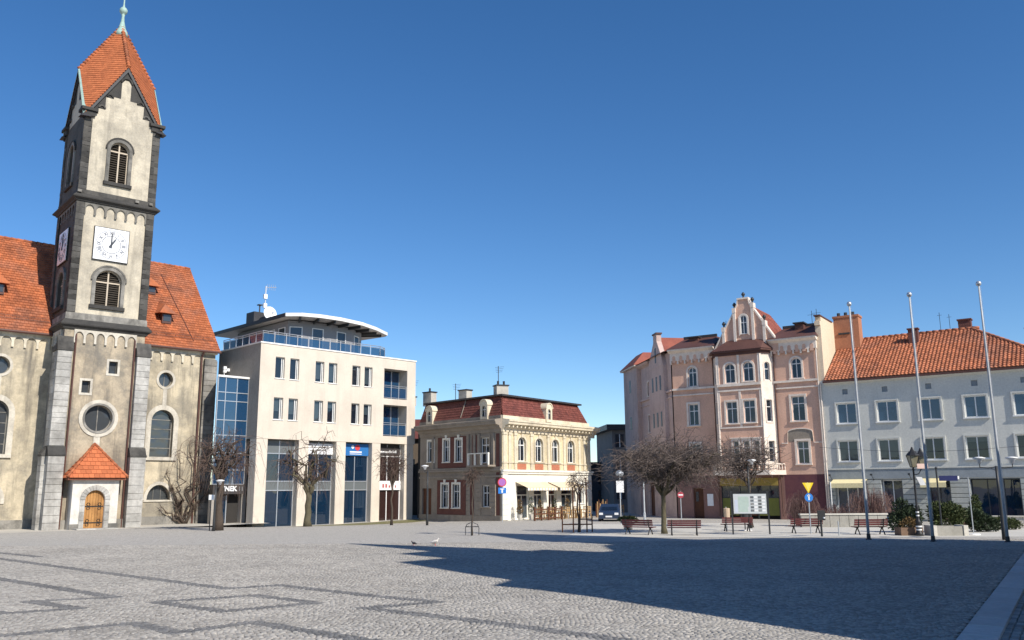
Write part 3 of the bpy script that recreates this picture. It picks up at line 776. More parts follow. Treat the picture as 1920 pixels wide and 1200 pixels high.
for j, h in enumerate(log):
    mb = MB()
    for x in (h[1], h[2]): mb.poly([(x, .2, h[3]), (x, 1.1, h[3]), (x, 1.1, h[4]), (x, .2, h[4])])
    for z in (h[3], h[4]): mb.poly([(h[1], .2, z), (h[2], .2, z), (h[2], 1.1, z), (h[1], 1.1, z)])
    lo = mb.build('loggia', M_mod, office)
    for i in range(3):
        m2 = MB(); a = h[1]+(h[2]-h[1])*i/3; b = h[1]+(h[2]-h[1])*(i+1)/3
        m2.poly([(a+.03, 1.02, h[3]+.05), (b-.03, 1.02, h[3]+.05), (b-.03, 1.02, h[4]-.05), (a+.03, 1.02, h[4]-.05)]); m2.build('pane', M_blueglass, lo)
    m2 = MB()
    for i in range(4): a = h[1]+(h[2]-h[1])*i/3; m2.box(a-.03, a+.03, .96, 1.06, h[3], h[4])
    m2.build('glazing_frame', M_alu, lo)
    m2 = MB()
    for zz in (.95, .82, .08): m2.tube([(h[1], .08, h[3]+zz), (h[2], .08, h[3]+zz)], .022, 6)
    for i in range(4): a = h[1]+.03+(h[2]-h[1]-.06)*i/3; m2.tube([(a, .08, h[3]), (a, .08, h[3]+.95)], .022, 6)
    m2.build('railing', M_alu, lo)
    for i in range(3):
        m2 = MB(); a = h[1]+(h[2]-h[1])*i/3; b = h[1]+(h[2]-h[1])*(i+1)/3; m2.poly([(a+.05, .09, h[3]+.1), (b-.05, .09, h[3]+.1), (b-.05, .09, h[3]+.8), (a+.05, .09, h[3]+.8)]); m2.build('railing_pane', M_blueglass, lo)
def marks(par, x0, x1, y, z, h, mat, seed, gap=.035):
    "a line of lettering too blurred in the photograph to read: strokes of uneven width and height"
    rr = random.Random(seed); x = x0
    while x < x1:
        w = rr.uniform(.35, .8)*h; m9 = MB(); m9.box(x, min(x1, x+w), y-.004, y+.002, z, z+h*rr.choice((.6, .65, 1.0)))
        m9.build('letter_stroke', mat, par); x += w+gap*rr.uniform(.6, 1.6)
# ground floor colonnade and shop fronts
PIL = [(-.60, .19), (2.46, 3.20), (5.36, 6.12), (8.32, 9.05), (11.20, 12.02)]
for a, b in PIL:
    mb = MB(); mb.bbox(a, b, .02, .85, -.6, 5.448, .015); mb.build('pillar', M_mod, office)
mb = MB(); mb.box(X0+.4, X1-.3, 2.6, DEP, -.5, 5.4); mb.build('shop_interior', M_room, office)
M_warm = plain('shop_display', (.45,.24,.12), .8)
for i in range(4):
    a, b = PIL[i][1], PIL[i+1][0]; yb = .55
    fr = MB()
    for x in (a+.03, (a+b)/2 if i != 3 else a+(b-a)*.45, b-.03): fr.box(x-.03, x+.03, yb-.04, yb+.06, -.4, 5.40)
    for z in (4.56, 2.80, 2.22): fr.box(a, b, yb-.05, yb+.05, z-.03, z+.03)
    sf = fr.build('shop_front', M_alu if i < 3 else M_signwhite, office)
    c = (a+b)/2 if i != 3 else a+(b-a)*.45
    gmat = M_shopglass if i < 3 else glass('brown_shop_glass', (.045,.022,.02), see=.25, rough=.03, spec=.6)
    for z0, z1 in ((2.83, 4.53), (-.3, 2.19)):
        for x0, x1 in ((a+.06, c-.03), (c+.03, b-.06)):
            m2 = MB(); m2.poly([(x0, yb, z0), (x1, yb, z0), (x1, yb, z1), (x0, yb, z1)]); m2.build('pane', gmat, sf)
    m2 = MB(); m2.box(a+.06, b-.06, yb-.02, yb+.02, 2.25, 2.77); m2.build('spandrel', M_spandrel if i < 3 else M_signwhite, sf)
    m2 = MB(); m2.box(a+.06, b-.06, yb-.03, yb+.03, 4.59, 5.39); m2.build('transom_panel', [M_spandrel, M_spandrel, M_spandrel, M_signdark][i], sf)
    if i == 1:
        m2 = MB(); m2.box(a+.02, b-.02, yb-.14, yb-.06, 4.58, 5.28); s = m2.build('shop_sign', M_signwhite, office)
        marks(s, a+.45, b-.1, yb-.145, 5.00, .11, M_signdark, 1); marks(s, a+.35, b-.5, yb-.145, 4.80, .10, M_signdark, 2); marks(s, a+.45, b-.9, yb-.145, 4.66, .05, M_alu, 3)
    if i == 2:
        m2 = MB(); m2.box(a+.02, b-.02, yb-.14, yb-.06, 4.55, 5.36); s = m2.build('shop_sign', M_bluesign, office)
        c0 = (a+b)/2
        m2 = MB(); m2.disc(c0+.14, 5.10, .20, yb-.152, yb-.139, 20); m2.build('emblem', M_red, s)
        m2 = MB(); m2.disc(c0-.26, 5.14, .12, yb-.152, yb-.139, 16); m2.build('emblem', M_signwhite, s)
        for zz, hh in ((4.80, .09), (4.66, .045)):
            m2 = MB(); m2.box(c0-.5, c0+.5, yb-.15, yb-.139, zz-hh/2, zz+hh/2); m2.build('white_bar', M_signwhite, s)
    if i == 3:
        m2 = MB(); m2.box(a+.08, b-.08, yb-.12, yb-.04, 4.66, 5.2); s = m2.build('shop_sign', M_signdark, office)
        marks(s, a+.14, b-.40, yb-.125, 4.80, .20, M_signwhite, 4, .02)
        m2 = MB(); m2.box(a+.02, b-.02, yb-.16, yb-.06, 2.20, 2.80); s = m2.build('shop_sign', M_signwhite, office)
        marks(s, a+.5, b-.35, yb-.165, 2.36, .26, plain('faded_sign_red', (.45,.14,.14), .6), 5, .10)
    if i == 2:
        for x0, x1, z0, z1, mm in ((a+.1, a+.75, .9, 2.1, M_warm), (a+1.35, b-.1, 1.0, 2.15, M_signwhite), (a+.1, a+.72, -.2, .35, M_signwhite), (a+1.3, b-.1, -.2, .35, M_signwhite)):
            m2 = MB(); m2.box(x0, x1, yb+.14, yb+.2, z0, z1); m2.build('shop_poster', mm, sf)
    if i == 0:
        m2 = MB(); m2.box(a+.1, a+.55, yb+.14, yb+.2, -.1, .55); m2.build('shop_poster', plain('teal_poster', (.12,.33,.36), .7), sf)
# stairwell of blue glass beside the church
gx0, gx1, gy, gz0, gz1 = -2.72, -.625, 1.35, 2.62, 9.30
plan = [(gx0+.05, gy+.4), (gx1-.0, gy+.4)]
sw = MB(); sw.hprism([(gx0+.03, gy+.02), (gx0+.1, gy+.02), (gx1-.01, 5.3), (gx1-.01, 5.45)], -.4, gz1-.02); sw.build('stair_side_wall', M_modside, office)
sw = MB(); sw.hprism([(gx0+.35, gy+.6), (gx1-.01, gy+.6), (gx1-.01, 5.0)], -.4, gz1-.1); sw.build('stair_core', M_room, office)
cols = [gx0, -2.2, -1.42, gx1]; rows = [2.62, 3.5, 4.55, 5.65, 6.6, 7.8, 8.35, 9.3]
fr = MB()
for x in cols: fr.box(x-.025, x+.025, gy-.04, gy+.06, gz0, gz1)
for z in rows: fr.box(gx0, gx1, gy-.035, gy+.055, z-.025, z+.025)
cw = fr.build('curtain_wall', M_alu, office)
for a, b in zip(cols, cols[1:]):
    for p, q in zip(rows, rows[1:]):
        m2 = MB(); m2.poly([(a+.025, gy, p+.025), (b-.025, gy, p+.025), (b-.025, gy, q-.025), (a+.025, gy, q-.025)]); m2.build('pane', M_blueglass, cw)
mb = MB(); mb.hprism([(gx0-.05, gy-.10), (gx1, gy-.10), (gx1, 5.45)], gz1, gz1+.12); mb.build('stair_roof_edge', M_modtrim, office)
mb = MB(); mb.box(gx0, gx1, gy-.12, gy+.3, 2.02, 2.60); fa = mb.build('entrance_fascia', M_signdark, office)
text('RYNEK', .42, -1.80, gy-.13, 2.21, M_signwhite, fa, depth=.02, bold=.018)
text('11', .38, -.86, gy-.13, 2.21, M_alu, fa, depth=.01)
mb = MB(); mb.box(-2.35, -1.55, gy+.42, gy+.47, -.2, 1.9); dr = mb.build('entrance_door', M_shopglass, office)
for x in (-2.38, -1.57):
    m2 = MB(); m2.box(x, x+.06, gy+.36, gy+.48, -.2, 1.95); m2.build('door_frame', M_alu, dr)
mb = MB(); mb.box(gx0+.02, gx0+.2, gy, gy+.4, -.5, 2.02); mb.build('entrance_pier', M_modside, office)
# flood lights on the side wall
for dx, dz in ((0, 0), (.0, .22), (.25, .1)):
    mb = MB(); mb.box(-1.05+dx, -.83+dx, 4.0, 4.15, 9.98+dz, 10.17+dz); mb.tube([(-.95, 4.1, 10.0), (-.95, 4.1, 9.42)], .03, 6) if dx == 0 and dz == 0 else None
    mb.build('flood_light', M_signwhite, office)
# penthouse, terrace railing, curved roof
pent = [(2.6, 9.3), (2.6, 2.3), (3.6, 1.75), (5.6, 1.55), (7.6, 1.9), (9.2, 2.9), (9.6, 9.3)]
mb = MB(); mb.hprism(pent, TZ-.01, 13.75); mb.build('penthouse', plain('penthouse_grey', (.27,.27,.28), .7), office)
for (a, b) in zip(pent[:-1], pent[1:]):
    A, B = Vector((*a, 0)), Vector((*b, 0)); d = B-A; ln = d.length; d.normalize(); nrm = Vector((d.y, -d.x, 0)) if d.cross(Vector((0, 0, 1))).dot(Vector((5, 6, 0))-A) < 0 else Vector((-d.y, d.x, 0))
    nrm = d.cross(Vector((0, 0, 1))); 
    if nrm.dot(Vector((5.5, 6, 0))-A) > 0: nrm = -nrm
    k = max(1, int(ln/1.3))
    for i in range(k):
        p = A+d*(ln*(i+.5)/k); m2 = MB()
        q = [p-d*.4+nrm*.02, p+d*.4+nrm*.02]
        m2.add([(q[0].x, q[0].y, 11.9), (q[1].x, q[1].y, 11.9), (q[1].x, q[1].y, 13.3), (q[0].x, q[0].y, 13.3)], [(0,1,2,3)]); w = m2.build('penthouse_window', M_glass, office)
        m3 = MB()
        for u0, u1, z0, z1 in ((-.44, -.38, 11.86, 13.34), (.38, .44, 11.86, 13.34), (-.38, .38, 11.86, 11.92), (-.38, .38, 13.28, 13.34)):
            c = [p+d*u0+nrm*.05, p+d*u1+nrm*.05, p+d*u1+nrm*.0, p+d*u0+nrm*.0]; m3.hprism([(t.x, t.y) for t in c], z0, z1)
        m3.build('frame', M_modtrim, w)
roofpl = [(1.9, 12.0), (1.85, 1.4), (2.62, .66), (3.84, .26), (5.55, .21), (7.68, .64), (9.6, 1.55), (11.48, 2.74), (11.7, 3.4), (10.6, 12.0)]
mb = MB(); mb.hprism(roofpl, 13.83, 14.0); mb.build('curved_roof', plain('roof_soffit', (.46,.45,.44), .6), office)
mb = MB(); k = len(roofpl)
for (a, b) in zip(roofpl[1:8], roofpl[2:9]):
    mb.add([(a[0], a[1]-.03, 13.82), (b[0]+.02, b[1]-.03, 13.82), (b[0]+.02, b[1]-.03, 14.06), (a[0], a[1]-.03, 14.06), (a[0], a[1]+.2, 14.06), (b[0], b[1]+.2, 14.06)], [(0,1,2,3), (3,2,5,4)])
mb.build('roof_fascia', M_modtrim, office)
mb = MB(); mb.box(1.82, 1.89, 1.4, 12.0, 13.8, 14.05); mb.build('roof_fascia', M_lead, office)
for (x, y) in [(2.7, .9), (3.9, .5), (5.2, .4), (6.4, .55), (7.6, .8), (8.8, 1.4), (10.0, 2.1), (10.9, 2.7)]:
    m2 = MB(); t = Vector((6, 7, 0))-Vector((x, y, 0)); t.normalize(); s = Vector((-t.y, t.x, 0))*.05
    a = Vector((x, y, 0)); b = a+t*3.2
    m2.hprism([(p.x, p.y) for p in (a-s, b-s, b+s, a+s)], 13.62, 13.828); m2.build('roof_beam', M_darkmet, office)
rail = [(-.45, 5.4), (-.45, .12), (8.9, .12), (9.6, .5), (9.9, 1.6)]
m2 = MB(); m3 = []
for a, b in zip(rail, rail[1:]):
    A, B = Vector((*a, 0)), Vector((*b, 0)); L = (B-A).length; k = max(1, round(L/.85))
    for zz in (TZ+.82, TZ+.70): m2.tube([(A.x, A.y, zz), (B.x, B.y, zz)], .025, 6)
    for i in range(k+1): p = A.lerp(B, i/k); m2.tube([(p.x, p.y, TZ), (p.x, p.y, TZ+.82)], .025, 6)
    for i in range(k):
        p, q = A.lerp(B, (i+.06)/k), A.lerp(B, (i+.94)/k); m3.append((p, q))
ra = m2.build('terrace_railing', M_alu, office)
for p, q in m3:
    m4 = MB(); m4.add([(p.x, p.y, TZ+.12), (q.x, q.y, TZ+.12), (q.x, q.y, TZ+.66), (p.x, p.y, TZ+.66)], [(0,1,2,3)]); m4.build('pane', M_blueglass, ra)
mb = MB(); mb.box(2.2, 3.3, 6.3, 7.4, 14.0, 14.95); mb.build('roof_plant', M_lead, office)
mb = MB(); mb.tube([(2.9, 6.8, 14.9), (2.9, 6.8, 15.6)], .05, 6); mb.box(2.75, 3.05, 6.65, 6.95, 15.55, 15.62); mb.build('flue', M_lead, office)
dish = thing('satellite_dish', 'round white satellite dish on the roof of the beige office block', 'satellite dish', (-15.68, 55.17, 0), 45.5)
mb = MB(); XF.append(Matrix.Translation((3.0, 5.6, 14.75)) @ Matrix.Rotation(R(82), 4, 'X')); mb.M = XF[-1]
mb.lathe([(.02, .0), (.2, .02), (.38, .07), (.50, .15), (.52, .17), (.50, .17), (.38, .10), (.02, .03)], (0, 0, 0), 20); XF.pop()
mb.build('reflector', M_signwhite, dish, smooth=True)
mb = MB(); mb.tube([(3.0, 5.7, 14.0), (3.0, 5.65, 14.8)], .05, 6); mb.tube([(3.0, 5.6, 14.4), (3.0, 5.05, 14.75)], .02, 5); mb.box(2.95, 3.05, 5.0, 5.12, 14.7, 14.82); mb.build('feed_arm', M_alu, dish)
mast = thing('antenna_mast', 'thin antenna mast with small panels on the office block roof', 'antenna', (-15.68, 55.17, 0), 45.5)
mb = MB(); mb.tube([(4.0, 8.0, 14.0), (4.0, 8.0, 17.4)], .05, 6); mb.tube([(4.0, 8.0, 17.3), (4.7, 7.7, 17.35)], .025, 5)
for i in range(5): mb.tube([(4.1+.13*i, 7.96-.05*i, 17.1), (4.1+.13*i, 7.96-.05*i, 17.55)], .015, 4)
mb.build('pole', M_alu, mast)
for z in (15.7, 16.4): mb = MB(); mb.box(3.8, 4.08, 7.85, 8.0, z, z+.34); mb.build('panel_antenna', M_signwhite, mast)

for o in (office, dish, mast):
    o.location = (-17.47, 61.46, -.25); o.scale = (1.114,)*3

# ------------------------------------------------------------------ two-storey corner house with mansard roof
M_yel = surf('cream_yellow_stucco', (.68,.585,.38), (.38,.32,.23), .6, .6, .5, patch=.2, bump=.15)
M_yeltrim = surf('cream_trim', (.70,.62,.47), (.36,.31,.24), .6, .9, .55, bump=.1)
M_yelwhite = surf('white_stucco', (.80,.77,.68), (.60,.55,.46), .4, .6, .25, bump=.1)
M_brick = surf('red_brick', (.155,.066,.052), (.10,.04,.035), .6, 1.5, bump=.5, brick=4)
M_brickp = surf('orange_brick_panel', (.50,.19,.11), (.33,.12,.08), .6, 1.5, bump=.5, brick=4)
M_mans = surf('mansard_tile', (.185,.058,.045), (.10,.035,.03), .6, 1, bump=.1, island=.25, rough=.6)
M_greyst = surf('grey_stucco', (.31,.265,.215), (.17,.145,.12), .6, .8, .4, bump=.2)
M_awn = surf('awning_cloth', (.74,.62,.44), bump=.05, rough=.9)
M_woodbr = surf('brown_timber', (.13,.055,.03), (.07,.03,.02), .5, 2, .4, bump=.2)
M_rush = surf('pale_wood', (.50,.33,.16), (.33,.2,.1), .5, 2, .3, bump=.2, objrand=.2)
corner = thing('corner_house', 'two storey cream and brick corner house with red mansard roof and cafe', 'house', (-.79, 63.3, 0), 0)
FR = Matrix.Rotation(R(52.5), 4, 'Z'); FL = Matrix.Rotation(R(-46.5), 4, 'Z')
RL, LL, DB = 11.9, 9.7, 10.
# --- sunlit facade
XF.append(FR)
aw = [('arch', u, u+.98, 4.22, 6.02, .46) for u in (1.86, 4.06, 6.26, 8.44)]
gf = [('rect', 1.75, 3.25, .02, 2.5), ('rect', 3.85, 5.1, .02, 2.5), ('rect', 5.75, 6.85, .02, 2.5), ('rect', 7.5, 9.2, .02, 2.5), ('rect', 9.9, 10.7, 1.0, 2.6)]
mb = MB(); wall(mb, 0, RL, 3.55, 7.2, aw, 0, .2); mb.build('upper_wall', M_yel, corner)
mb = MB(); wall(mb, 0, RL, -.6, 3.55, gf, 0, .3); mb.poly([(RL, 0, -.6), (RL, DB, -.6), (RL, DB, 7.2), (RL, 0, 7.2)]); mb.build('ground_wall', M_yelwhite, corner)
mb = MB(); mb.box(1.7, RL-.4, .5, DB, 0, 7); mb.build('interior', M_room, corner)
for h in aw:
    w = window(corner, h, .12, M_white, M_glass, nx=2, transom=5.42, t=.07, sur=(.15, .07), surm=M_yeltrim, sill=(.18, .12, .08), blind=[None, .45, .3, .55][aw.index(h)], blindm=M_signwhite)
    m2 = MB(); m2.bbox(h[1]-.04, h[2]+.04, -.05, .01, 3.62, 4.05, .02); m2.build('brick_panel', M_brickp, w)
    m2 = MB(); c = (h[1]+h[2])/2; m2.prism([(c-.09, 5.98), (c+.09, 5.98), (c+.13, 6.24), (c-.13, 6.24)], -.12, .0); m2.build('keystone', M_yeltrim, w)
for x in (.12, .72, 1.38, 3.42, 5.62, 7.82, 10.0, 10.75, 11.4):
    w_ = .30 if x not in (.12, 11.4) else .42
    m2 = MB(); m2.bbox(x-w_/2+.15, x+w_/2+.15, -.09, .01, 3.62, 6.30, .015); pl = m2.build('pilaster', M_yeltrim, corner)
    m2 = MB(); m2.box(x-w_/2+.11, x+w_/2+.19, -.13, .01, 6.12, 6.30); m2.build('capital', M_yeltrim, pl)
    m2 = MB(); m2.box(x-w_/2+.11, x+w_/2+.19, -.13, .01, 4.06, 4.18); m2.build('base', M_yeltrim, pl)
def strip(z0, z1, pr, x0, x1, mat, name):
    m2 = MB(); m2.box(x0, x1, -pr, .004, z0, z1); return m2.build(name, mat, corner)
strip(4.08, 4.17, .06, -.05, RL+.05, M_yeltrim, 'sill_band')
for z0, z1, pr in ((3.30, 3.44, .12), (3.445, 3.60, .20)): strip(z0, z1, pr, -.1, RL+.1, M_yelwhite, 'string_course')
m2 = MB(); m2.xprism([(0, 6.32), (-.08, 6.32), (-.10, 6.55), (-.22, 6.62), (-.28, 6.78), (-.62, 6.86), (-.64, 7.02), (-.70, 7.05), (-.70, 7.18), (0, 7.3)], -.0, RL+.55); m2.build('cornice', M_yeltrim, corner)
m2 = MB(); m2.xprism([(-.12, 7.28), (-.12, 7.52), (.2, 7.56), (.2, 7.28)], .0, RL-.3); m2.build('attic_base', M_yeltrim, corner)
for i in range(24):
    m2 = MB(); x = .25+i*.49; m2.box(x-.07, x+.07, -.5, -.08, 6.64, 6.80); m2.build('modillion', M_yeltrim, corner)
tile_roof(corner, [(.0, -.06, 7.53), (RL-.5, -.06, 7.53), (RL-1.05, .55, 9.0), (.55, .55, 9.0)], .22, .20, M_mans, lift=.035, base=M_deck, seed=31)
# mansard end
mb = MB(); mb.poly([(RL-.5, -.06, 7.53), (RL-.5, DB, 7.53), (RL-1.05, DB, 9.0), (RL-1.05, .55, 9.0)]); mb.build('mansard_end', M_mans, corner)
# dormer
def mdormer(u):
    m2 = MB(); wall(m2, u-.40, u+.40, 7.3, 8.35, [('arch', u-.22, u+.22, 7.5, 8.32, .22)], -.22, .15); m2.prism(arc(u, 8.35, .40, 0, 180, 10), -.22, .7)
    for x in (u-.40, u+.40): m2.poly([(x, -.22, 7.3), (x, .7, 7.3), (x, .7, 8.35), (x, -.22, 8.35)])
    d = m2.build('dormer', M_yeltrim, corner)
    m2 = MB(); m2.prism(outline(('arch', u-.22, u+.22, 7.5, 8.32, .22)), -.10, -.06); m2.build('pane', M_glass, d)
    m2 = MB(); m2.box(u-.02, u+.02, -.13, -.10, 7.5, 8.3); m2.box(u-.22, u+.22, -.131, -.102, 8.0, 8.04); m2.build('glazing_bar', M_white, d)
    m2 = MB(); m2.band(arc(u, 8.35, .46, 0, 180, 12), arc(u, 8.35, .39, 0, 180, 12), -.28, .5); m2.build('hood', M_yeltrim, d)
mdormer(5.72)
# shop front and doors
for i, h in enumerate(gf):
    if i == 4: window(corner, h, .14, M_white, M_glass, nx=2, transom=2.1, sur=(.1, .04), surm=M_white, sill=(.1, .08, .06)); continue
    fr = MB(); a, b = h[1], h[2]
    o = outline(h); ii = offset_outline(h, -.08); fr.band(o+o[:1], ii+ii[:1], .16, .24); fr.box(a, b, .165, .235, 1.72, 1.80); fr.box((a+b)/2-.04, (a+b)/2+.04, .17, .23, .05, 1.74)
    s = fr.build('shop_window' if i in (0, 3) else 'shop_door', M_yelwhite, corner)
    for x0, x1, z0, z1 in ((a+.08, (a+b)/2-.04, .1, 1.72), ((a+b)/2+.04, b-.08, .1, 1.72), (a+.08, b-.08, 1.8, 2.42)):
        m2 = MB(); m2.poly([(x0, .2, z0), (x1, .2, z0), (x1, .2, z1), (x0, .2, z1)]); m2.build('pane', M_glass if i != 2 else glass('brown_door_glass', (.07,.02,.02), see=.1), s)
    if i in (0, 1, 3):
        m2 = MB(); m2.poly([(a+.1, .27, .1), (b-.1, .27, .1), (b-.1, .27, 1.5), (a+.1, .27, 1.5)]); m2.build('curtain', M_signwhite, s)
# awnings
for x0, x1 in ((1.55, 5.35), (5.7, 9.35)):
    m2 = MB(); m2.add([(x0, -.02, 2.72), (x1, -.02, 2.72), (x1, -1.15, 2.28), (x0, -1.15, 2.28)], [(0,1,2,3)])
    a = m2.build('awning', M_awn, corner)
    n = int((x1-x0)/.19)
    for i in range(n):
        m2 = MB(); u0 = x0+(x1-x0)*i/n; u1 = x0+(x1-x0)*(i+1)/n
        m2.prism([(u0+.01, 2.27), (u0+.01, 2.12), ((u0+u1)/2, 2.06), (u1-.01, 2.12), (u1-.01, 2.27)], -1.16, -1.145); m2.build('scallop', M_awn if i % 2 else M_signwhite, a)
    m2 = MB()
    for x in (x0+.1, x1-.1): m2.tube([(x, 0, 2.0), (x, -1.1, 2.27)], .02, 5)
    m2.build('awning_arm', M_darkmet, a)
blocks(corner, .02, .62, -.07, .01, 0, 3.25, .36, M_yelwhite, name='rustic_block', jit=.006, seed=3)
blocks(corner, RL-.62, RL-.02, -.07, .01, 0, 3.25, .36, M_yelwhite, name='rustic_block', jit=.006, seed=4)
XF.pop()
# --- shaded facade along the lane
XF.append(FL)
up = [('rect', -6.70, -6.02, 4.30, 6.0), ('rect', -5.22, -4.52, 4.28, 5.97), ('rect', -8.65, -7.95, 4.35, 5.97), ('rect', -2.3, -1.35, 4.1, 5.97)]
lo = [('rect', -6.88, -6.12, .84, 2.60), ('rect', -5.55, -4.76, .84, 2.60), ('rect', -2.15, -1.35, .92, 2.48), ('rect', -9.4, -8.2, -.6, 2.3)]
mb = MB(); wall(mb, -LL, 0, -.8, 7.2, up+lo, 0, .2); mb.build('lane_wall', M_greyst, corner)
mb = MB(); mb.box(-LL+.3, -1.6, .4, 4, 0, 7); mb.build('interior', M_room, corner)
def bricks(x0, x1, z0, z1, hs):
    m2 = MB(); wall(m2, x0, x1, z0, z1, hs, -.03, .035); m2.build('brick_field', M_brick, corner)
bricks(-7.45, -4.0, .32, 2.92, lo[:2]); bricks(-7.42, -3.95, 3.82, 6.2, up[:2]); bricks(-3.3, -2.6, 3.82, 6.2, []); bricks(-.62, -.25, .35, 3.4, []); bricks(-.62, -.25, 3.82, 6.2, []); bricks(-3.5, -3.1, .35, 2.95, [])
for i, h in enumerate(up+lo):
    if i == 7:
        m2 = MB(); m2.box(h[1], h[2], .15, .2, -.6, 2.3); m2.build('gate', M_woodbr, corner); continue
    window(corner, h, .1, M_white, M_glass, nx=2, transom=h[4]-.55, t=.06, sur=(.14, .05), surm=M_yelwhite if i not in (3, 6) else M_greyst, sill=(.16, .1, .08), blind=[.5, None, .35, None, .6, .4, None][i], blindm=M_signwhite)
    if i in (0, 1, 4, 5):
        c = (h[1]+h[2])/2; m2 = MB(); m2.prism([(c-.08, h[4]+.10), (c+.08, h[4]+.10), (c+.12, h[4]+.36), (c-.12, h[4]+.36)], -.10, .0); m2.build('keystone', M_yelwhite, corner)
for x in (-8.0, -3.75, -3.0, -.95, -2.5):
    m2 = MB(); m2.bbox(x-.14, x+.14, -.10, .01, 3.8, 6.3, .015); m2.build('pilaster', M_greyst, corner)
for z0, z1, pr in ((3.05, 3.20, .08), (3.52, 3.66, .18), (3.67, 3.80, .12)): 
    m2 = MB(); m2.box(-LL, -.02, -pr, .004, z0, z1); m2.build('string_course', M_greyst, corner)
m2 = MB(); m2.xprism([(0, 6.32), (-.08, 6.32), (-.10, 6.55), (-.22, 6.62), (-.28, 6.78), (-.62, 6.86), (-.64, 7.02), (-.70, 7.05), (-.70, 7.18), (0, 7.3)], -LL, .0); m2.build('cornice', M_greyst, corner)
m2 = MB(); m2.xprism([(-.12, 7.28), (-.12, 7.52), (.2, 7.56), (.2, 7.28)], -LL, .0); m2.build('attic_base', M_greyst, corner)
m2 = MB(); m2.box(-LL, -.1, -.06, .003, -.8, .3); m2.build('plinth', M_greyst, corner)
blocks(corner, -3.95, -3.5, -.06, .01, .3, 3.0, .33, M_greyst, name='rustic_block', jit=.006, seed=13)
blocks(corner, -1.28, -.68, -.06, .01, .3, 3.0, .33, M_greyst, name='rustic_block', jit=.006, seed=14)
blocks(corner, -2.85, -2.3, -.06, .01, .3, 3.0, .33, M_greyst, name='rustic_block', jit=.006, seed=15)
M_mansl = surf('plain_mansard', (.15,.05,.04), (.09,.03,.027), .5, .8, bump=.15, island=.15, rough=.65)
tile_roof(corner, [(-LL, -.06, 7.53), (.0, -.06, 7.53), (-.5, .55, 9.0), (-LL, .55, 9.0)], .24, .22, M_mansl, lift=.03, base=M_deck, seed=33)
mdormer(-1.75); mdormer(-8.3)
m2 = MB(); m2.tube([(-4.6, -.05, 7.6), (-4.6, .5, 9.05)], .05, 5); m2.build('snow_ladder', M_greyst, corner)
# balcony
m2 = MB(); m2.box(-3.0, -.7, -.75, 0, 3.82, 3.94); b = m2.build('balcony', M_greyst, corner)
m2 = MB()
for x in (-2.95, -2.2, -1.5, -.75): m2.box(x-.06, x+.06, -.74, -.62, 3.94, 4.75)
m2.box(-3.0, -.7, -.76, -.60, 4.75, 4.82); m2.build('balustrade', M_yelwhite, b)
XF.pop()
# flat top roof with dark edge, following both facades
cR = lambda u, y: tuple((FR @ Vector((u, y, 0)))[:2]); cL = lambda u, y: tuple((FL @ Vector((u, y, 0)))[:2])
apx = cR(RL-.8, .25); top = [cL(-LL, .25), (0, .42), apx, cR(RL-.8, DB), (cL(-LL, DB)[0]+2, cL(-LL, DB)[1]+6)]
mb = MB(); mb.hprism(top, 9.0, 9.12); mb.build('roof_edge', M_lead, corner)
ctr = (sum(p[0] for p in top)/5, sum(p[1] for p in top)/5)
mb = MB(); 
for a, b in zip(top, top[1:]+top[:1]): mb.add([(*a, 9.125), (*b, 9.125), (*ctr, 9.9)], [(0,1,2)])
mb.build('upper_roof', surf('dark_felt', (.045,.04,.04), bump=.2), corner)
def chimney(x, y, w, d, z0, z1, mat, rz=0, pots=1, par=None):
    XF.append(Matrix.Translation((x, y, 0)) @ Matrix.Rotation(R(rz), 4, 'Z'))
    m2 = MB(); m2.box(-w/2, w/2, -d/2, d/2, z0, z1); c = m2.build('chimney', mat, par)
    m2 = MB(); m2.box(-w/2-.06, w/2+.06, -d/2-.06, d/2+.06, z1, z1+.09); m2.build('cap', M_darkmet if mat is not M_brick else M_brick, c)
    for i in range(pots): m2 = MB(); m2.tube([(-w/4+i*w/2 if pots > 1 else 0, 0, z1+.05), (-w/4+i*w/2 if pots > 1 else 0, 0, z1+.4)], .09, 8); m2.build('pot', M_darkmet, c)
    XF.pop()
M_chim = surf('chimney_render', (.50,.47,.41), (.3,.27,.23), .5, 1.2, .4)
chimney(-.1, 3.2, .95, .8, 9.0, 10.0, M_chim, 20, 2, corner)
chimney(-2.9, 4.0, .9, .6, 9.0, 9.75, M_chim, -43, 0, corner)
chimney(-6.1, 8.5, 1.0, .6, 9.0, 10.1, M_chim, -43, 1, corner)
chimney(-8.6, 8.6, .8, .6, 9.0, 9.9, M_chim, -43, 0, corner)
chimney(-7.6, 8.2, .7, .5, 9.0, 9.7, M_chim, -43, 0, corner)
for i, (x, y, z1) in enumerate(((-7.4, 7.8, 11.1), (-3.8, 6.2, 10.6), (-.3, 3.4, 11.6))):
    a = MB(); a.tube([(x, y, 9.2), (x, y, z1)], .03, 5)
    for k in range(4): a.tube([(x-.25+k*.02, y, z1-.1-.13*k), (x+.45-k*.05, y, z1-.05-.13*k)], .012, 4)
    a.build('antenna', M_darkmet, corner)

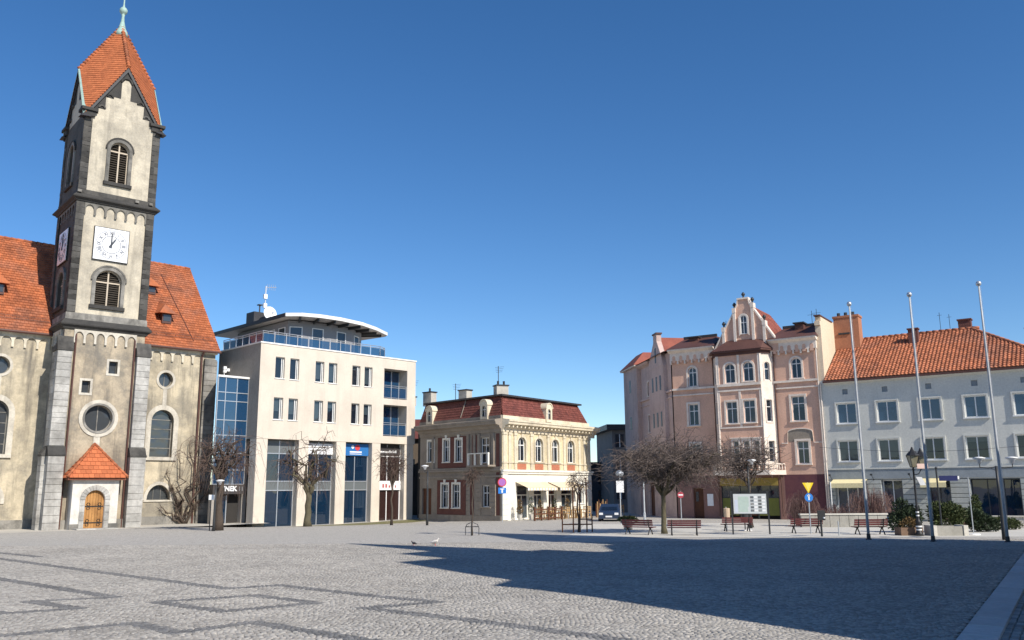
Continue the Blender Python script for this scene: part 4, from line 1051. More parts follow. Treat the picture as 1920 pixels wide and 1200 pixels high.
# ------------------------------------------------------------------ pink gabled corner tenement
M_pink = surf('pink_stucco', (.70,.44,.325), (.48,.29,.215), .55, .5, .4, bump=.12)
M_pinkt = surf('pale_pink_trim', (.78,.68,.59), (.5,.41,.35), .5, .9, .35, bump=.1)
M_pinkl = surf('dusty_pink_stucco', (.58,.44,.39), (.30,.2,.18), .55, .5, .4, bump=.12)
M_pinkg = surf('brown_ground_storey', (.27,.15,.125), (.17,.1,.085), .55, .7, .4, bump=.15)
M_maroon = surf('maroon_mural', (.14,.055,.06), (.08,.03,.05), .7, 1.3, .2, bump=.1)
M_roofbr = surf('brown_metal_roof', (.115,.055,.045), (.07,.035,.03), .5, .8, .3, rough=.6)
M_rtile = surf('dull_red_tile', (.30,.095,.065), (.17,.055,.045), .6, .8, bump=.1, island=.25)
M_firewall = surf('yellow_firewall', (.70,.56,.41), (.55,.45,.32), .4, .4, .25, bump=.1)
M_orbrick = surf('orange_brick_stack', (.42,.185,.105), (.28,.12,.07), .5, .9, bump=.3, brick=4)
M_slit = plain('dim_street_glass', (.03,.032,.036), .4, spec=.25)
M_curt = plain('net_curtain', (.62,.60,.56), .9)
tene = thing('pink_tenement', 'ornate pink four storey tenement with tall gable and bay window', 'building', (20.82, 59.96, 0), -34)
U0, U1 = -10.35, .52
hl = [('arch', -9.06, -8.40, 9.68, 11.16, .33), ('rect', -9.15, -8.38, 6.77, 8.36), ('rect', -9.1, -8.35, 4.0, 5.4), ('rect', -9.1, -8.3, .0, 2.2)]
hr = [('arch', -1.32, -.60, 9.72, 11.18, .34), ('rect', -1.46, -.55, 6.73, 8.46), ('rect', -1.28, -.48, 3.77, 5.33)]
hn = [('arch', -2.42+.02, -2.02, 9.7, 11.0, .19)]
mb = MB(); wall(mb, U0, U1, 3.05, 12.5, hl[:3]+hr, 0, .2); mb.build('front_wall', M_pink, tene)
mb = MB(); wall(mb, U0, -2.3, -.5, 3.05, [hl[3], ('rect', -6.95, -2.75, .0, 2.3)], 0, .3); mb.build('ground_wall', M_pinkg, tene)
mb = MB(); mb.poly([(-2.3, 0, -.5), (U1, 0, -.5), (U1, 0, 3.05), (-2.3, 0, 3.05)]); mb.build('mural_wall', M_maroon, tene)
mb = MB(); mb.box(U0+1.8, U1-.4, .5, 8, 0, 12); mb.build('interior', M_room, tene)
for i, h in enumerate(hl[:3]+hr):
    window(tene, h, .11, M_white, M_glass, nx=2, transom=(h[4]-.52 if h[0] == 'rect' else h[4]-.42), t=.06, sur=(.15 if h[0] == 'rect' else .13, .06), surm=M_pinkt, sill=(.18, .11, .09), blind=[.35, None, .3, None, .45, .4][i], blindm=M_curt)
# door in the left bay
m2 = MB(); m2.box(hl[3][1], hl[3][2], .2, .26, 0, 2.2); d = m2.build('door', M_woodbr, tene)
m2 = MB(); m2.box(-8.95, -8.75, .17, .2, 1.2, 1.9); m2.build('pane', M_glass, d)
m2 = MB(); m2.box(-8.0, -7.55, -.05, .0, .9, 1.75); nb = m2.build('notice_panel', M_signwhite, tene)
# rounded apron panel above the right-hand windows
m2 = MB(); o = [(-2.3, 5.25), (-1.9, 5.25), (-1.85, 5.95)]+[(-1.0+.85*math.cos(R(180-15*i)), 5.98+.26*math.sin(R(15*i))) for i in range(13)]+[(-.10, 5.25), (.45, 5.25)]
m2.band(o, [(x+(.0), z-.07) for x, z in o], -.07, .004); m2.build('apron_moulding', M_pinkt, tene)
m2 = MB(); m2.prism([(-1.85, 5.3), (-1.85, 5.9)]+[(-1.0+.83*math.cos(R(180-15*i)), 5.95+.22*math.sin(R(15*i))) for i in range(13)]+[(-.16, 5.9), (-.16, 5.3)], -.02, .003); m2.build('apron_panel', M_greyst, tene)
# strings and top cornices, corbel niches under the eaves
for (a, b) in ((U0, -6.95), (-2.6, U1)):
    for z0, z1, pr in ((9.02, 9.12, .07), (9.45, 9.60, .14)):
        m2 = MB(); m2.box(a, b, -pr, .004, z0, z1); m2.build('string_course', M_pinkt, tene)
    m2 = MB(); m2.box(a-.05, b+.05, -.22, .004, 11.72, 12.30); tb = m2.build('corbel_table', M_pinkt, tene)
    n = 6
    for i in range(n):
        x = a+(b-a)*(i+.5)/n; m2 = MB(); m2.prism(outline(('arch', x-.12, x+.12, 11.55, 12.08, .12)), -.235, -.215); m2.build('niche', M_pink, tb)
        m2 = MB(); xx = a+(b-a)*i/n; m2.box(xx-.06, xx+.06, -.22, 0, 11.45, 11.72); m2.build('bracket', M_pinkt, tb)
    m2 = MB(); m2.xprism([(0, 12.3), (-.26, 12.3), (-.55, 12.46), (-.55, 12.56), (0, 12.62)], a-.12, b+.12); m2.build('cornice', M_pinkt, tene)
    m2 = MB(); m2.add([(a-.2, -.58, 12.56), (b+.2, -.58, 12.56), (b-.3, 1.5, 13.6), (a+.5, 1.5, 13.6), (b-.3, 6, 13.7), (a+.5, 6, 13.7)], [(0,1,2,3), (3,2,4,5)])
    m2.add([(a-.2, -.58, 12.56), (a+.5, 1.5, 13.6), (a+.5, 6, 13.7), (a-.2, 6, 12.56)], [(0,1,2,3)])
    m2.add([(b+.2, -.58, 12.56), (b-.3, 1.5, 13.6), (b-.3, 6, 13.7), (b+.2, 6, 12.56)], [(0,1,2,3)])
    rf = m2.build('bay_roof', M_roofbr, tene)
    m2 = MB(); m2.box(a+.45, b-.25, 1.45, 1.6, 13.6, 13.78); m2.build('roof_lip', M_lead, rf)
m2 = MB(); m2.box(U0+1.2, U1, .3, 8, 12.3, 12.9); m2.poly([(U0+1.5, .8, 12.9), (U1, .8, 12.9), (U1, 6, 14.2), (U0+1.5, 6, 14.2)]); m2.build('main_roof', M_roofbr, tene)
for (x0, x1, z0, z1) in ((-1.1, -.5, 13.35, 13.75), (-9.2, -8.5, 13.2, 13.55)):
    m2 = MB(); m2.box(x0, x1, .9, 1.9, z0-.3, z1); dm = m2.build('roof_hatch', M_roofbr, tene); m2 = MB(); m2.box(x0-.1, x1+.1, .7, 1.9, z1, z1+.09); m2.build('lid', M_lead, dm)
# recessed strips beside the bay, downpipes
for x in (-7.05, U1-.02, -2.5):
    m2 = MB(); m2.tube([(x, -.09, .2), (x, -.09, 12.3)], .05, 6); m2.build('drainpipe', M_gutter if x != U1-.02 else M_pinkt, tene)
# polygonal bay window, two storeys over a balcony slab
of = -.9
bay = [(-7.05, 0), (-6.45, of), (-3.25, of), (-2.6, 0)]
bh = [('arch', -5.86, -5.10, 9.62, 11.04, .36), ('arch', -4.50, -3.74, 9.66, 11.06, .36), ('rect', -5.90, -5.08, 6.70, 8.27), ('rect', -4.60, -3.77, 6.72, 8.30),
      ('rect', -5.52, -5.10, 3.95, 5.47), ('rect', -4.76, -4.34, 3.95, 5.46), ('rect', -4.02, -3.62, 3.95, 5.45)]
mb = MB(); wall(mb, -6.45, -3.25, 3.35, 11.8, bh, of, .2)
mb.build('bay_wall', M_pink, tene)
for h in bh:
    XF.append(Matrix.Translation((0, of, 0)))
    narrow = h[2]-h[1] < .5
    window(tene, h, .10, M_white, M_glass, nx=1 if narrow else 2, transom=(h[4]-.5 if h[0] == 'rect' else h[4]-.44), t=.055, sur=(.13, .06), surm=M_pinkt, sill=(.14, .10, .08), blind=.4 if bh.index(h) in (1, 3) else None, blindm=M_curt)
    if narrow:
        m2 = MB(); m2.box(h[1]-.2, h[2]+.2, -.12, .003, h[4]+.14, h[4]+.22); m2.build('label_mould', M_pinkt, tene)
    XF.pop()
for s, (p, q) in ((-1, ((-7.05, 0), (-6.45, of))), (1, ((-3.25, of), (-2.6, 0)))):
    d = Vector((q[0]-p[0], q[1]-p[1], 0)); L = d.length; ang = math.atan2(d.y, d.x)
    XF.append(Matrix.Translation((p[0], p[1], 0)) @ Matrix.Rotation(ang, 4, 'Z'))
    sh = [('arch', L*.32, L*.72, 9.7, 11.0, .2), ('rect', L*.3, L*.72, 6.75, 8.3), ('rect', L*.3, L*.72, 3.95, 5.4)]
    mb = MB(); wall(mb, 0, L, 3.35, 11.8, sh, 0, .2); mb.build('bay_cheek', M_pinkt, tene)
    for h in sh: window(tene, h, .1, M_white, M_glass, nx=1, transom=h[4]-.5, t=.045, sur=(.09, .04), surm=M_pinkt)
    for x in (0.02, L-.02):
        m2 = MB(); m2.box(x-.07, x+.07, -.07, .03, 3.35, 11.75); m2.build('corner_strip', M_pinkt, tene)
    XF.pop()
XF.append(Matrix.Translation((0, of, 0)))
for z0, z1, pr in ((9.0, 9.12, .08), (9.36, 9.55, .15), (6.35, 6.45, .06)):
    m2 = MB(); m2.box(-6.45, -3.25, -pr, .004, z0, z1); m2.build('string_course', M_pinkt, tene)
for x in (-6.38, -4.82, -3.32):
    m2 = MB(); m2.box(x-.08, x+.08, -.06, .003, 9.56, 11.7); m2.build('pilaster', M_pinkt, tene)
    m2 = MB(); m2.box(x-.08, x+.08, -.06, .003, 6.46, 8.98); m2.build('pilaster', M_pinkt, tene)
XF.pop()
def offs(pl, k): 
    return [(-7.05-k, 0), (-6.45-k*.8, of-k), (-3.25+k*.8, of-k), (-2.6+k, 0)]
mb = MB(); mb.hprism(offs(bay, .10), 11.62, 11.82); mb.hprism(offs(bay, .30), 11.825, 11.95); mb.build('bay_cornice', M_roofbr, tene)
b0 = offs(bay, .34); t0 = [(-6.4, .0), (-5.8, -.25), (-3.75, -.25), (-3.1, .0)]
mb = MB(); mb.add([(*p, 11.95) for p in b0]+[(*p, 12.82) for p in t0], [(0,1,5,4), (1,2,6,5), (2,3,7,6), (4,5,6,7)]); mb.build('bay_roof', M_roofbr, tene)
mb = MB(); mb.hprism(offs(bay, .45), 3.05, 3.36); sl_ = mb.build('balcony_slab', M_pinkt, tene)
m2 = MB()
pts = offs(bay, .38)
for p, q in zip(pts, pts[1:]):
    A, B = Vector((*p, 0)), Vector((*q, 0)); n = max(2, int((B-A).length/.22))
    for i in range(n+1): c = A.lerp(B, i/n); m2.lathe([(.03, 3.36), (.055, 3.5), (.03, 3.62), (.03, 3.75)], (c.x, c.y, 0), 6)
    m2.tube([(A.x, A.y, 3.78), (B.x, B.y, 3.78)], .05, 6)
m2.build('balustrade', M_pinkt, sl_)
# shop front below
m2 = MB(); m2.box(-6.95, -2.75, -.12, .0, 2.32, 2.85); sg = m2.build('shop_sign', surf('ochre_sign', (.30,.22,.06), (.25,.2,.05), .5, 1.5), tene)
M_olive = surf('olive_panel', (.19,.20,.05), (.12,.13,.04), .5, 1.2, bump=.05)  # olive darkened so the colour carries the balcony's shade
m2 = MB()
for x in (-6.93, -5.6, -4.3, -2.78): m2.box(x-.04, x+.04, .1, .2, 0, 2.3)
m2.box(-6.95, -2.75, .1, .2, 1.45, 1.53); sf = m2.build('shop_front', M_darkmet, tene)
for a, b in ((-6.89, -5.64), (-5.56, -4.34), (-4.26, -2.82)):
    m2 = MB(); m2.poly([(a, .16, 1.53), (b, .16, 1.53), (b, .16, 2.3), (a, .16, 2.3)]); m2.build('pane', M_glass, sf)
    m2 = MB(); m2.box(a, b, .13, .18, .25, 1.45); m2.build('olive_panel', M_olive if a != -5.56 else M_woodbr, sf)
# great gable
GC = -4.42
gp = [(-6.95, 11.8), (-6.0, 13.4), (-5.2, 14.72), (-4.86, 15.35), (-4.78, 15.8), (-4.06, 15.8), (-3.98, 15.35), (-3.45, 14.55), (-2.75, 13.4), (-2.05, 12.3), (-2.05, 11.8)]
gw = ('arch', -4.68, -4.18, 13.2, 14.6, .25)
mb = MB(); mb.prism(gp, -.26, .15); mb.build('gable_wall', M_pink, tene)
XF.append(Matrix.Translation((0, -.33, 0)))
w = window(tene, gw, .0, M_white, M_glass, nx=2, transom=14.05, t=.05, sur=(.13, .05), surm=M_pinkt); XF.pop()
m2 = MB(); m2.band(gp[:5], [(x-.06, z+.10) for x, z in gp[:5]], -.34, .2); m2.build('coping', M_pinkt, tene)
m2 = MB(); m2.band(gp[5:10], [(x+.06, z+.10) for x, z in gp[5:10]], -.34, .2); m2.build('coping', M_pinkt, tene)
m2 = MB(); m2.box(-4.85, -3.99, -.36, .2, 15.8, 15.92); m2.build('coping', M_pinkt, tene)
for x, zt in ((-6.0, 13.5), (-5.12, 14.85), (-3.75, 15.1), (-2.95, 13.7)):
    m2 = MB(); m2.box(x-.10, x+.10, -.38, -.2, 11.95, zt); m2.box(x-.13, x+.13, -.40, .1, zt, zt+.35); pl = m2.build('gable_pilaster', M_pinkt, tene)
    m2 = MB(); m2.lathe([(.05, 0), (.09, .06), (.05, .12), (.13, .22), (.15, .30), (.08, .40), (.02, .46)], (x, -.15, zt+.35), 8); m2.build('finial', M_darkmet, pl, smooth=True)
m2 = MB(); m2.lathe([(.05, 0), (.09, .06), (.05, .12), (.13, .22), (.15, .30), (.08, .40), (.02, .46)], (GC, -.1, 15.92), 8); m2.build('finial', M_darkmet, tene, smooth=True)
for s in (-1, 1):
    xe = -6.9 if s < 0 else -2.0
    tile_roof(tene, [(xe, .15, 12.1), (xe, 6, 12.1), (GC, 6, 15.6), (GC, .15, 15.6)], .24, .24, M_rtile, lift=.03, base=M_deck, seed=50+s)
# firewall gable over the lower neighbour, with a big brick stack
m2 = MB(); m2.xprism([(.0, 8.8), (.0, 13.3), (-.15, 13.32), (-.15, 13.6), (.15, 13.62), (.15, 13.95), (3.2, 14.0), (6, 14.4), (8, 14.4), (8, 8.8)], U1+.02, U1+.4); m2.build('firewall', M_firewall, tene)
m2 = MB(); m2.box(U1+.0, U1+.45, -.16, 3.2, 13.62+.35, 14.05); m2.build('firewall_coping', M_roofbr, tene)
m2 = MB(); m2.box(U1+.41, U1+2.15, 3.7, 4.8, 10.5, 14.35); ck = m2.build('chimney_stack', M_orbrick, tene)
m2 = MB(); m2.box(U1+.35, U1+2.2, 3.65, 4.85, 14.35, 14.5); m2.build('cap', M_orbrick, ck)
m2 = MB(); m2.box(U1+.7, U1+1.5, 3.63, 3.69, 13.1, 13.22); m2.build('iron_tie', M_darkmet, ck)
for x in (.7, 1.2, 1.7): m2 = MB(); m2.tube([(U1+x, 4.2, 14.5), (U1+x, 4.2, 14.8)], .12, 8); m2.build('pot', M_darkmet, ck)
for x, y, z in ((-.4, 3, 15.0), (.2, 2.0, 14.9), (-6.6, 2, 14.8)):
    m2 = MB(); m2.tube([(x, y, 12.8), (x, y, z)], .02, 4); m2.tube([(x-.3, y, z-.3), (x+.3, y, z-.3)], .012, 4); m2.build('antenna', M_darkmet, tene)
# side street facade running away from the square
cw_ = Matrix.Rotation(R(-34), 4, 'Z').inverted()
corner_pt = cw_ @ (Vector((12.17, 65.79, 0))-Vector((20.82, 59.96, 0)))
XF.append(Matrix.Translation(corner_pt) @ Matrix.Rotation(R(98+34-180), 4, 'Z'))   # x runs back towards the square, outward is -y
SL = 12.4
sh = []
for u in (2.6, 4.2, 5.9, 9.9): sh += [('arch', -u-.3, -u+.3, 9.7, 10.9, .3), ('rect', -u-.32, -u+.32, 6.7, 8.1), ('rect', -u-.32, -u+.32, 3.8, 5.3)]
gate = ('rect', -6.8, -5.4, 0, 2.6); dr2 = ('rect', -9.6, -8.6, 0, 2.4)
mb = MB(); wall(mb, -SL, 0, -.5, 12.5, sh+[gate, dr2], 0, .2)
mb.poly([(-SL, 0, -.5), (-SL, 6, -.5), (-SL, 6, 12.5), (-SL, 0, 12.5)]); mb.build('street_wall', M_pinkl, tene)
mb = MB(); mb.box(-SL+.4, -.6, .4, 4, 0, 12); mb.build('interior', M_room, tene)
for h in sh: window(tene, h, .12, M_white, M_glass, nx=2, transom=h[4]-.5, t=.05, sur=(.12, .05), surm=M_pinkt, sill=(.14, .1, .08))
for h in (gate, dr2): m2 = MB(); m2.box(h[1], h[2], .15, .2, -.3, h[4]); m2.build('gate', M_woodbr, tene)
for z0, z1, pr in ((8.95, 9.05, .08), (9.4, 9.55, .16), (3.1, 3.25, .1)):
    m2 = MB(); m2.box(-SL, .0, -pr, .004, z0, z1); m2.build('string_course', M_pinkl, tene)
m2 = MB(); m2.box(-SL, 0, -.04, .003, -.5, 3.08); wallg = None
# turret at the far end and gablet
m2 = MB(); m2.box(-SL, -8.2, -.35, .003, -.5, 12.5); tu = m2.build('turret', M_pinkl, tene)
m2 = MB(); m2.box(-SL-.25, -8.0, -.6, .3, 12.5, 12.62); m2.build('cornice', M_pinkt, tu)
m2 = MB(); m2.add([(-SL-.3, -.65, 12.62), (-7.95, -.65, 12.62), (-7.95, 3.5, 12.62), (-SL-.3, 3.5, 12.62), (-11.4, .6, 13.9), (-9.2, .6, 13.9), (-9.2, 2.5, 13.9), (-11.4, 2.5, 13.9)], [(0,1,5,4), (1,2,6,5), (2,3,7,6), (3,0,4,7), (4,5,6,7)]); m2.build('turret_roof', M_rtile, tu)
for z in (10.4, 7.2, 4.4):
    m2 = MB(); m2.box(-10.6, -10.1, -.36, -.34, z, z+1.1); m2.build('slit_window', M_slit, tu)
gp2 = [(-5.0, 11.6), (-4.6, 12.3), (-3.3, 13.7), (-3.3, 14.3), (-2.4, 14.3), (-2.4, 13.7), (-1.3, 12.3), (-1.0, 11.6)]
m2 = MB(); m2.prism(gp2, -.3, .1); gg = m2.build('gablet', M_pinkl, tene)
m2 = MB(); m2.box(-3.4, -2.3, -.36, .15, 14.3, 14.42); m2.build('coping', M_roofbr, gg)
m2 = MB(); m2.box(-3.0, -2.7, -.32, -.29, 12.0, 13.2); m2.build('slit_window', M_slit, gg)
m2 = MB(); m2.add([(-5.0, .1, 11.9), (-2.85, .1, 14.1), (-2.85, 5, 14.1), (-5.0, 5, 11.9), (-.9, .1, 11.9), (-.9, 5, 11.9)], [(0,1,2,3), (1,4,5,2)]); m2.build('gablet_roof', M_rtile, tene)
m2 = MB(); m2.box(-5.0, -1.0, -.28, .0, 3.1, 11.6); m2.build('street_bay', M_pinkl, tene)
for z in (9.75, 6.9, 4.2):
    for x in (-3.9, -2.9, -1.9):
        m2 = MB(); m2.box(x-.16, x+.16, -.30, -.27, z, z+1.15); m2.build('slit_window', M_slit, gg)
m2 = MB(); m2.xprism([(0, 12.2), (-.3, 12.35), (-.45, 12.5), (0, 12.6)], -8.2, -5.0); m2.build('cornice', M_pinkl, tene)
m2 = MB(); m2.add([(-8.2, -.5, 12.55), (-.2, -.5, 12.55), (-.8, 4, 13.6), (-8.2, 4, 13.6)], [(0,1,2,3)]); m2.build('street_roof', M_roofbr, tene)
XF.pop()

# ------------------------------------------------------------------ low grey building with pantile roof
M_grey = surf('pale_grey_render', (.62,.615,.565), (.45,.46,.435), .45, .45, .35, bump=.08)
M_greyb = surf('grey_band', (.29,.32,.34), (.2,.23,.25), .5, .6, .3, bump=.08)
M_greyr = surf('grey_rustic', (.44,.45,.42), (.28,.31,.3), .5, .7, .3, bump=.08, objrand=.05)
M_pan = surf('pantile', (.46,.17,.085), (.20,.075,.045), .7, .9, patch=.3, bump=.1, objrand=.22, rough=.75)
M_pani = surf('pantile_far', (.46,.17,.085), (.20,.075,.045), .7, .9, patch=.3, bump=.1, island=.22, rough=.75)
grey = thing('grey_building', 'pale grey three storey building with orange pantile roof and shops', 'building', (20.82, 59.96, 0), -35.5)
G0, G1 = .48, 17.0
w1 = [('rect', u, u+1.28, 6.38, 7.76) for u in (1.58, 4.16, 6.76, 9.38, 12.1)]
w2_ = [('rect', u, u+1.28, 3.84, 5.25) for u in (1.50, 4.06, 6.74, 9.24, 12.0)]
vents = [('rect', u, u+.36, 8.36, 8.72) for u in (2.03, 4.58, 7.24, 9.90, 12.6)]
shops = [('rect', 1.1, 3.1, .15, 2.62), ('rect', 4.05, 5.3, .15, 2.62), ('rect', 6.85, 8.1, .0, 2.62), ('rect', 9.25, 11.95, .25, 2.62), ('rect', 13.2, 15.5, .25, 2.62)]
mb = MB(); wall(mb, G0, G1, 2.66, 9.4, w1+w2_+vents, 0, .18); mb.build('upper_wall', M_grey, grey)
mb = MB(); wall(mb, G0, G1, -.5, 2.66, shops, .05, .5); mb.poly([(G1, 0, -.5), (G1, 9.6, -.5), (G1, 9.6, 9.4), (G1, 0, 9.4)]); mb.build('ground_wall', M_greyb, grey)
mb = MB(); mb.box(G0+.4, G1-.4, .62, 9.5, 0, 9.2); mb.build('interior', M_room, grey)
M_bluewin = glass('sky_blue_glass', (.02,.05,.11), see=.15, rough=.02, spec=1.0)
for i, h in enumerate(w1+w2_):
    fo = window(grey, h, .06, M_white, M_bluewin if i < 5 else M_glass, nx=2, t=.075, blind=[None, .3, None, .45, None, .9, .85, None, .25, None][i], blindm=M_curt)
    m2 = MB(); o2 = offset_outline(h, .10); oo = outline(h); m2.band(o2+o2[:1], oo+oo[:1], -.085, .003); m2.build('surround', M_grey, fo)
    m2 = MB(); m2.box(h[1]-.12, h[2]+.12, -.12, .05, h[3]-.05, h[3]+.02); m2.build('sill', M_white, fo)
for h in vents: m2 = MB(); m2.box(h[1], h[2], .1, .14, h[3], h[4]); m2.build('attic_vent', M_greyb, grey)
m2 = MB(); m2.box(G0, G1, -.05, .04, 2.70, 3.32); m2.build('fascia_band', M_greyb, grey)
m2 = MB(); m2.box(G0, G1, -.09, .04, 3.322, 3.42); m2.build('fascia_moulding', M_grey, grey)
piers = [(.5, 1.1), (3.1, 4.05), (5.3, 6.85), (8.1, 9.25), (11.95, 13.2), (15.5, 17)]
for j, (a, b) in enumerate(piers): blocks(grey, a, b, -.03, .06, .1, 2.64, .317, M_greyr, name='rustic_course', jit=.002, gap=.035, seed=60+j)
for i, h in enumerate(shops):
    a, b = h[1], h[2]; fr = MB()
    o = outline(h); ii = offset_outline(h, -.07); fr.band(o+o[:1], ii+ii[:1], .40, .48)
    n = 1 if i in (1, 2) else 2
    for k in range(1, n+1): x = a+(b-a)*k/(n+1); fr.box(x-.03, x+.03, .41, .47, h[3], h[4]-.02)
    s = fr.build('shop_window', M_white if i in (0, 1) else M_darkmet, grey)
    for k in range(n+1):
        x0, x1 = a+(b-a)*k/(n+1)+.03, a+(b-a)*(k+1)/(n+1)-.03; m2 = MB(); m2.poly([(x0, .44, h[3]), (x1, .44, h[3]), (x1, .44, h[4]), (x0, .44, h[4])]); m2.build('pane', M_shopglass, s)
M_yaw = surf('cream_awning', (.78,.68,.40), bump=.04, rough=.9)
for a, b, d in ((1.0, 3.2, .9), (6.5, 8.0, .7)):
    m2 = MB(); m2.add([(a, -.06, 2.68), (b, -.06, 2.68), (b, -d, 2.42), (a, -d, 2.42), (a, -d, 2.12), (b, -d, 2.12)], [(0,1,2,3), (3,2,5,4)]); aw_ = m2.build('awning', M_yaw, grey)
    m2 = MB(); m2.tube([(a+.05, -.05, 2.2), (a+.05, -d+.05, 2.38)], .02, 5); m2.tube([(b-.05, -.05, 2.2), (b-.05, -d+.05, 2.38)], .02, 5); m2.build('awning_arm', M_darkmet, aw_)
for x in (.95, 3.6, 5.9): m2 = MB(); m2.tube([(x, .0, 2.6), (x, -.6, 2.95)], .02, 5); m2.box(x-.06, x+.06, -.7, -.55, 2.9, 3.02); m2.build('spot_lamp', M_darkmet, grey)
GRY, GRZ, GE = 5.0, 12.77, -.30
gez = 9.35
near = lambda p: -p.x*.9+p.z*.35
pl1 = [(G0+.45, GE, gez), (15.2, GE, gez), (9.6, GRY, GRZ), (G0+.45, GRY, GRZ)]
tile_roof(grey, pl1, .235, .27, M_pan, lift=.05, pan=True, ind=300, base=M_deck, seed=70, mat2=M_pani, near=lambda p: (p-Vector((6.5, 1.5, 10.5))).length)
mb = MB(); mb.add([(15.2, GE, gez), (15.2, 2*GRY-GE, gez), (9.6, GRY, GRZ), (G0+.45, 2*GRY-GE, gez), (G0+.45, GRY, GRZ)], [(0,1,2), (1,3,4,2)]); mb.build('rear_roof', M_pani, grey)
mb = MB()
for i in range(22): x = G0+.5+i*.415; mb.tube([(x, GRY, GRZ+.07), (x+.43, GRY, GRZ+.05)], [.12, .10], 8)
v0, v1 = Vector((9.6, GRY, GRZ)), Vector((15.2, GE, gez))
for i in range(19): mb.tube([v1.lerp(v0, i/19)+Vector((0, 0, .07)), v1.lerp(v0, (i+1.1)/19)+Vector((0, 0, .05))], [.12, .10], 8)
mb.build('ridge_cap', M_pani, grey, smooth=True)
m2 = MB(); m2.box(G0+.4, 15.3, GE-.1, GE+.06, gez-.16, gez-.03); m2.build('gutter', M_roofbr, grey)
m2 = MB(); m2.xprism([(0, 9.08), (GE+.08, 9.14), (GE+.02, 9.2), (GE+.04, gez-.02), (0, 9.3)], G0+.4, G1); m2.build('eaves_soffit', M_grey, grey)
m2 = MB(); m2.tube([(G0+.15, -.08, .1), (G0+.15, -.08, 9.2)], .055, 6); m2.build('drainpipe', M_pinkt, grey)
XFm = XF[-1]
for (u, y, w, d, z1) in ((6.15, 3.9, .62, .5, 12.95), (9.2, 5.6, .8, .6, 13.5), (13.0, 6.5, .6, .6, 12.6)):
    chimney(u, y, w, d, 10.5, z1, M_brick, 0, 0, grey)
for (u, z1) in ((7.7, 14.2), (8.3, 14.0)):
    m2 = MB(); m2.tube([(u, 5.2, 12.5), (u, 5.2, z1)], .02, 4); m2.tube([(u-.15, 5.2, z1-.2), (u+.15, 5.2, z1-.2)], .012, 4); m2.build('antenna', M_darkmet, grey)

# ------------------------------------------------------------------ houses closing the side street
M_dk = surf('dark_render', (.16,.15,.145), (.1,.1,.1), .5, .6, .3)
fb = thing('side_street_house', 'dark flat roofed house far down the side street', 'house', (9.35, 82, 0), 5)
m2 = MB(); m2.box(0, 7, 0, 8, -.5, 7.6); m2.build('wall', surf('street_house_render', (.20,.19,.185), (.13,.125,.12)), fb)
m2 = MB(); m2.box(-.6, 7.3, -.6, 8, 7.6, 8.1); m2.build('roof', M_lead, fb)
for i in range(2):
    for z in (6.0, 3.6, 1.2):
        m2 = MB(); m2.box(.3+i*1.3, 1.1+i*1.3, -.04, .02, z, z+1.2); w = m2.build('window', M_glass, fb); m3 = MB(); m3.box(.66+i*1.3, .74+i*1.3, -.07, -.04, z, z+1.2); m3.build('frame', M_white, w)
fb2 = thing('lane_wall_house', 'low dark building at the end of the side street', 'house', (5.9, 88, 0), 0)
m2 = MB(); m2.box(0, 6.5, 0, 6, -.5, 4.6); m2.build('wall', surf('dark_lane_render', (.07,.07,.075), (.04,.04,.045), .5, .6, .3), fb2)
m2 = MB(); m2.box(-.2, 6.7, -.3, 6, 4.6, 4.8); m2.build('roof', M_lead, fb2)
for x in (1.2, 2.6, 4.0):
    for z in (.6, 2.6):
        m2 = MB(); m2.box(x, x+.7, -.03, .02, z, z+1.4); w = m2.build('window', M_glass, fb2); m3 = MB(); m3.box(x+.32, x+.38, -.06, -.03, z, z+1.4); m3.build('frame', M_white, w)

bh_ = thing('lane_end_house', 'shaded brown house closing the lane beside the office block', 'house', (-10.6, 78.5, -.3), 0)
m2 = MB(); m2.box(0, 8, 0, 6, -.5, 7.0); m2.build('wall', surf('lane_brown', (.14,.11,.085), (.08,.065,.05), .5, .6, .4), bh_)
m2 = MB(); m2.xprism([(-.4, 7.0), (3, 9.0), (6.4, 7.0)], -.2, 8.2); m2.build('roof', M_mansl, bh_)
for x in (1.0, 2.6, 4.2): m2 = MB(); m2.box(x, x+.8, -.04, .02, 3.6, 5.2); w = m2.build('window', M_glass, bh_); m3 = MB(); m3.box(x+.36, x+.44, -.07, -.04, 3.6, 5.2); m3.build('frame', M_white, w)

# ------------------------------------------------------------------ town hall on the near right, outside the picture, whose shadow lies across the square
M_th = surf('town_hall_render', (.45,.36,.28), (.3,.24,.19), .5, .6, .3)
hall = thing('town_hall', 'gabled town hall outside the frame that shades the square', 'building', (10.23, 11.06, 0), 0)
hall.rotation_euler = (0, 0, math.atan2(.842, .539))
prof = [(-2.6, -.5), (-2.5, 4.3), (-1.81, 7.1), (-1.36, 9.05), (-1.23, 10.46), (-1.35, 11.5), (-.19, 11.75), (.12, 13.2), (1.08, 16.5), (3.1, 16.2), (3.2, 18.35), (4.8, 18.2), (5.25, 23.0), (5.45, 23.0), (7.1, 17.87), (7.2, 15.7), (8.18, 15.5), (8.25, 13.7), (9.29, 13.5),
        (11.46, 14.9), (12.1, 14.7), (12.24, 18.7), (15.0, 23.1), (15.2, 25.2), (15.5, 23.1), (17.2, 17.1), (17.4, 14.9), (17.5, 13.6), (20.65, 11.6), (23.2, 8.8), (24.68, 3.8), (24.68, -.5)]
m2 = MB(); m2.prism(prof, -.6, 0); m2.build('gabled_front', M_th, hall)
m2 = MB(); m2.prism([(x*.985+.15, min(z-.3, 15.5)) for x, z in prof], -12, -.6); m2.build('body', M_th, hall)
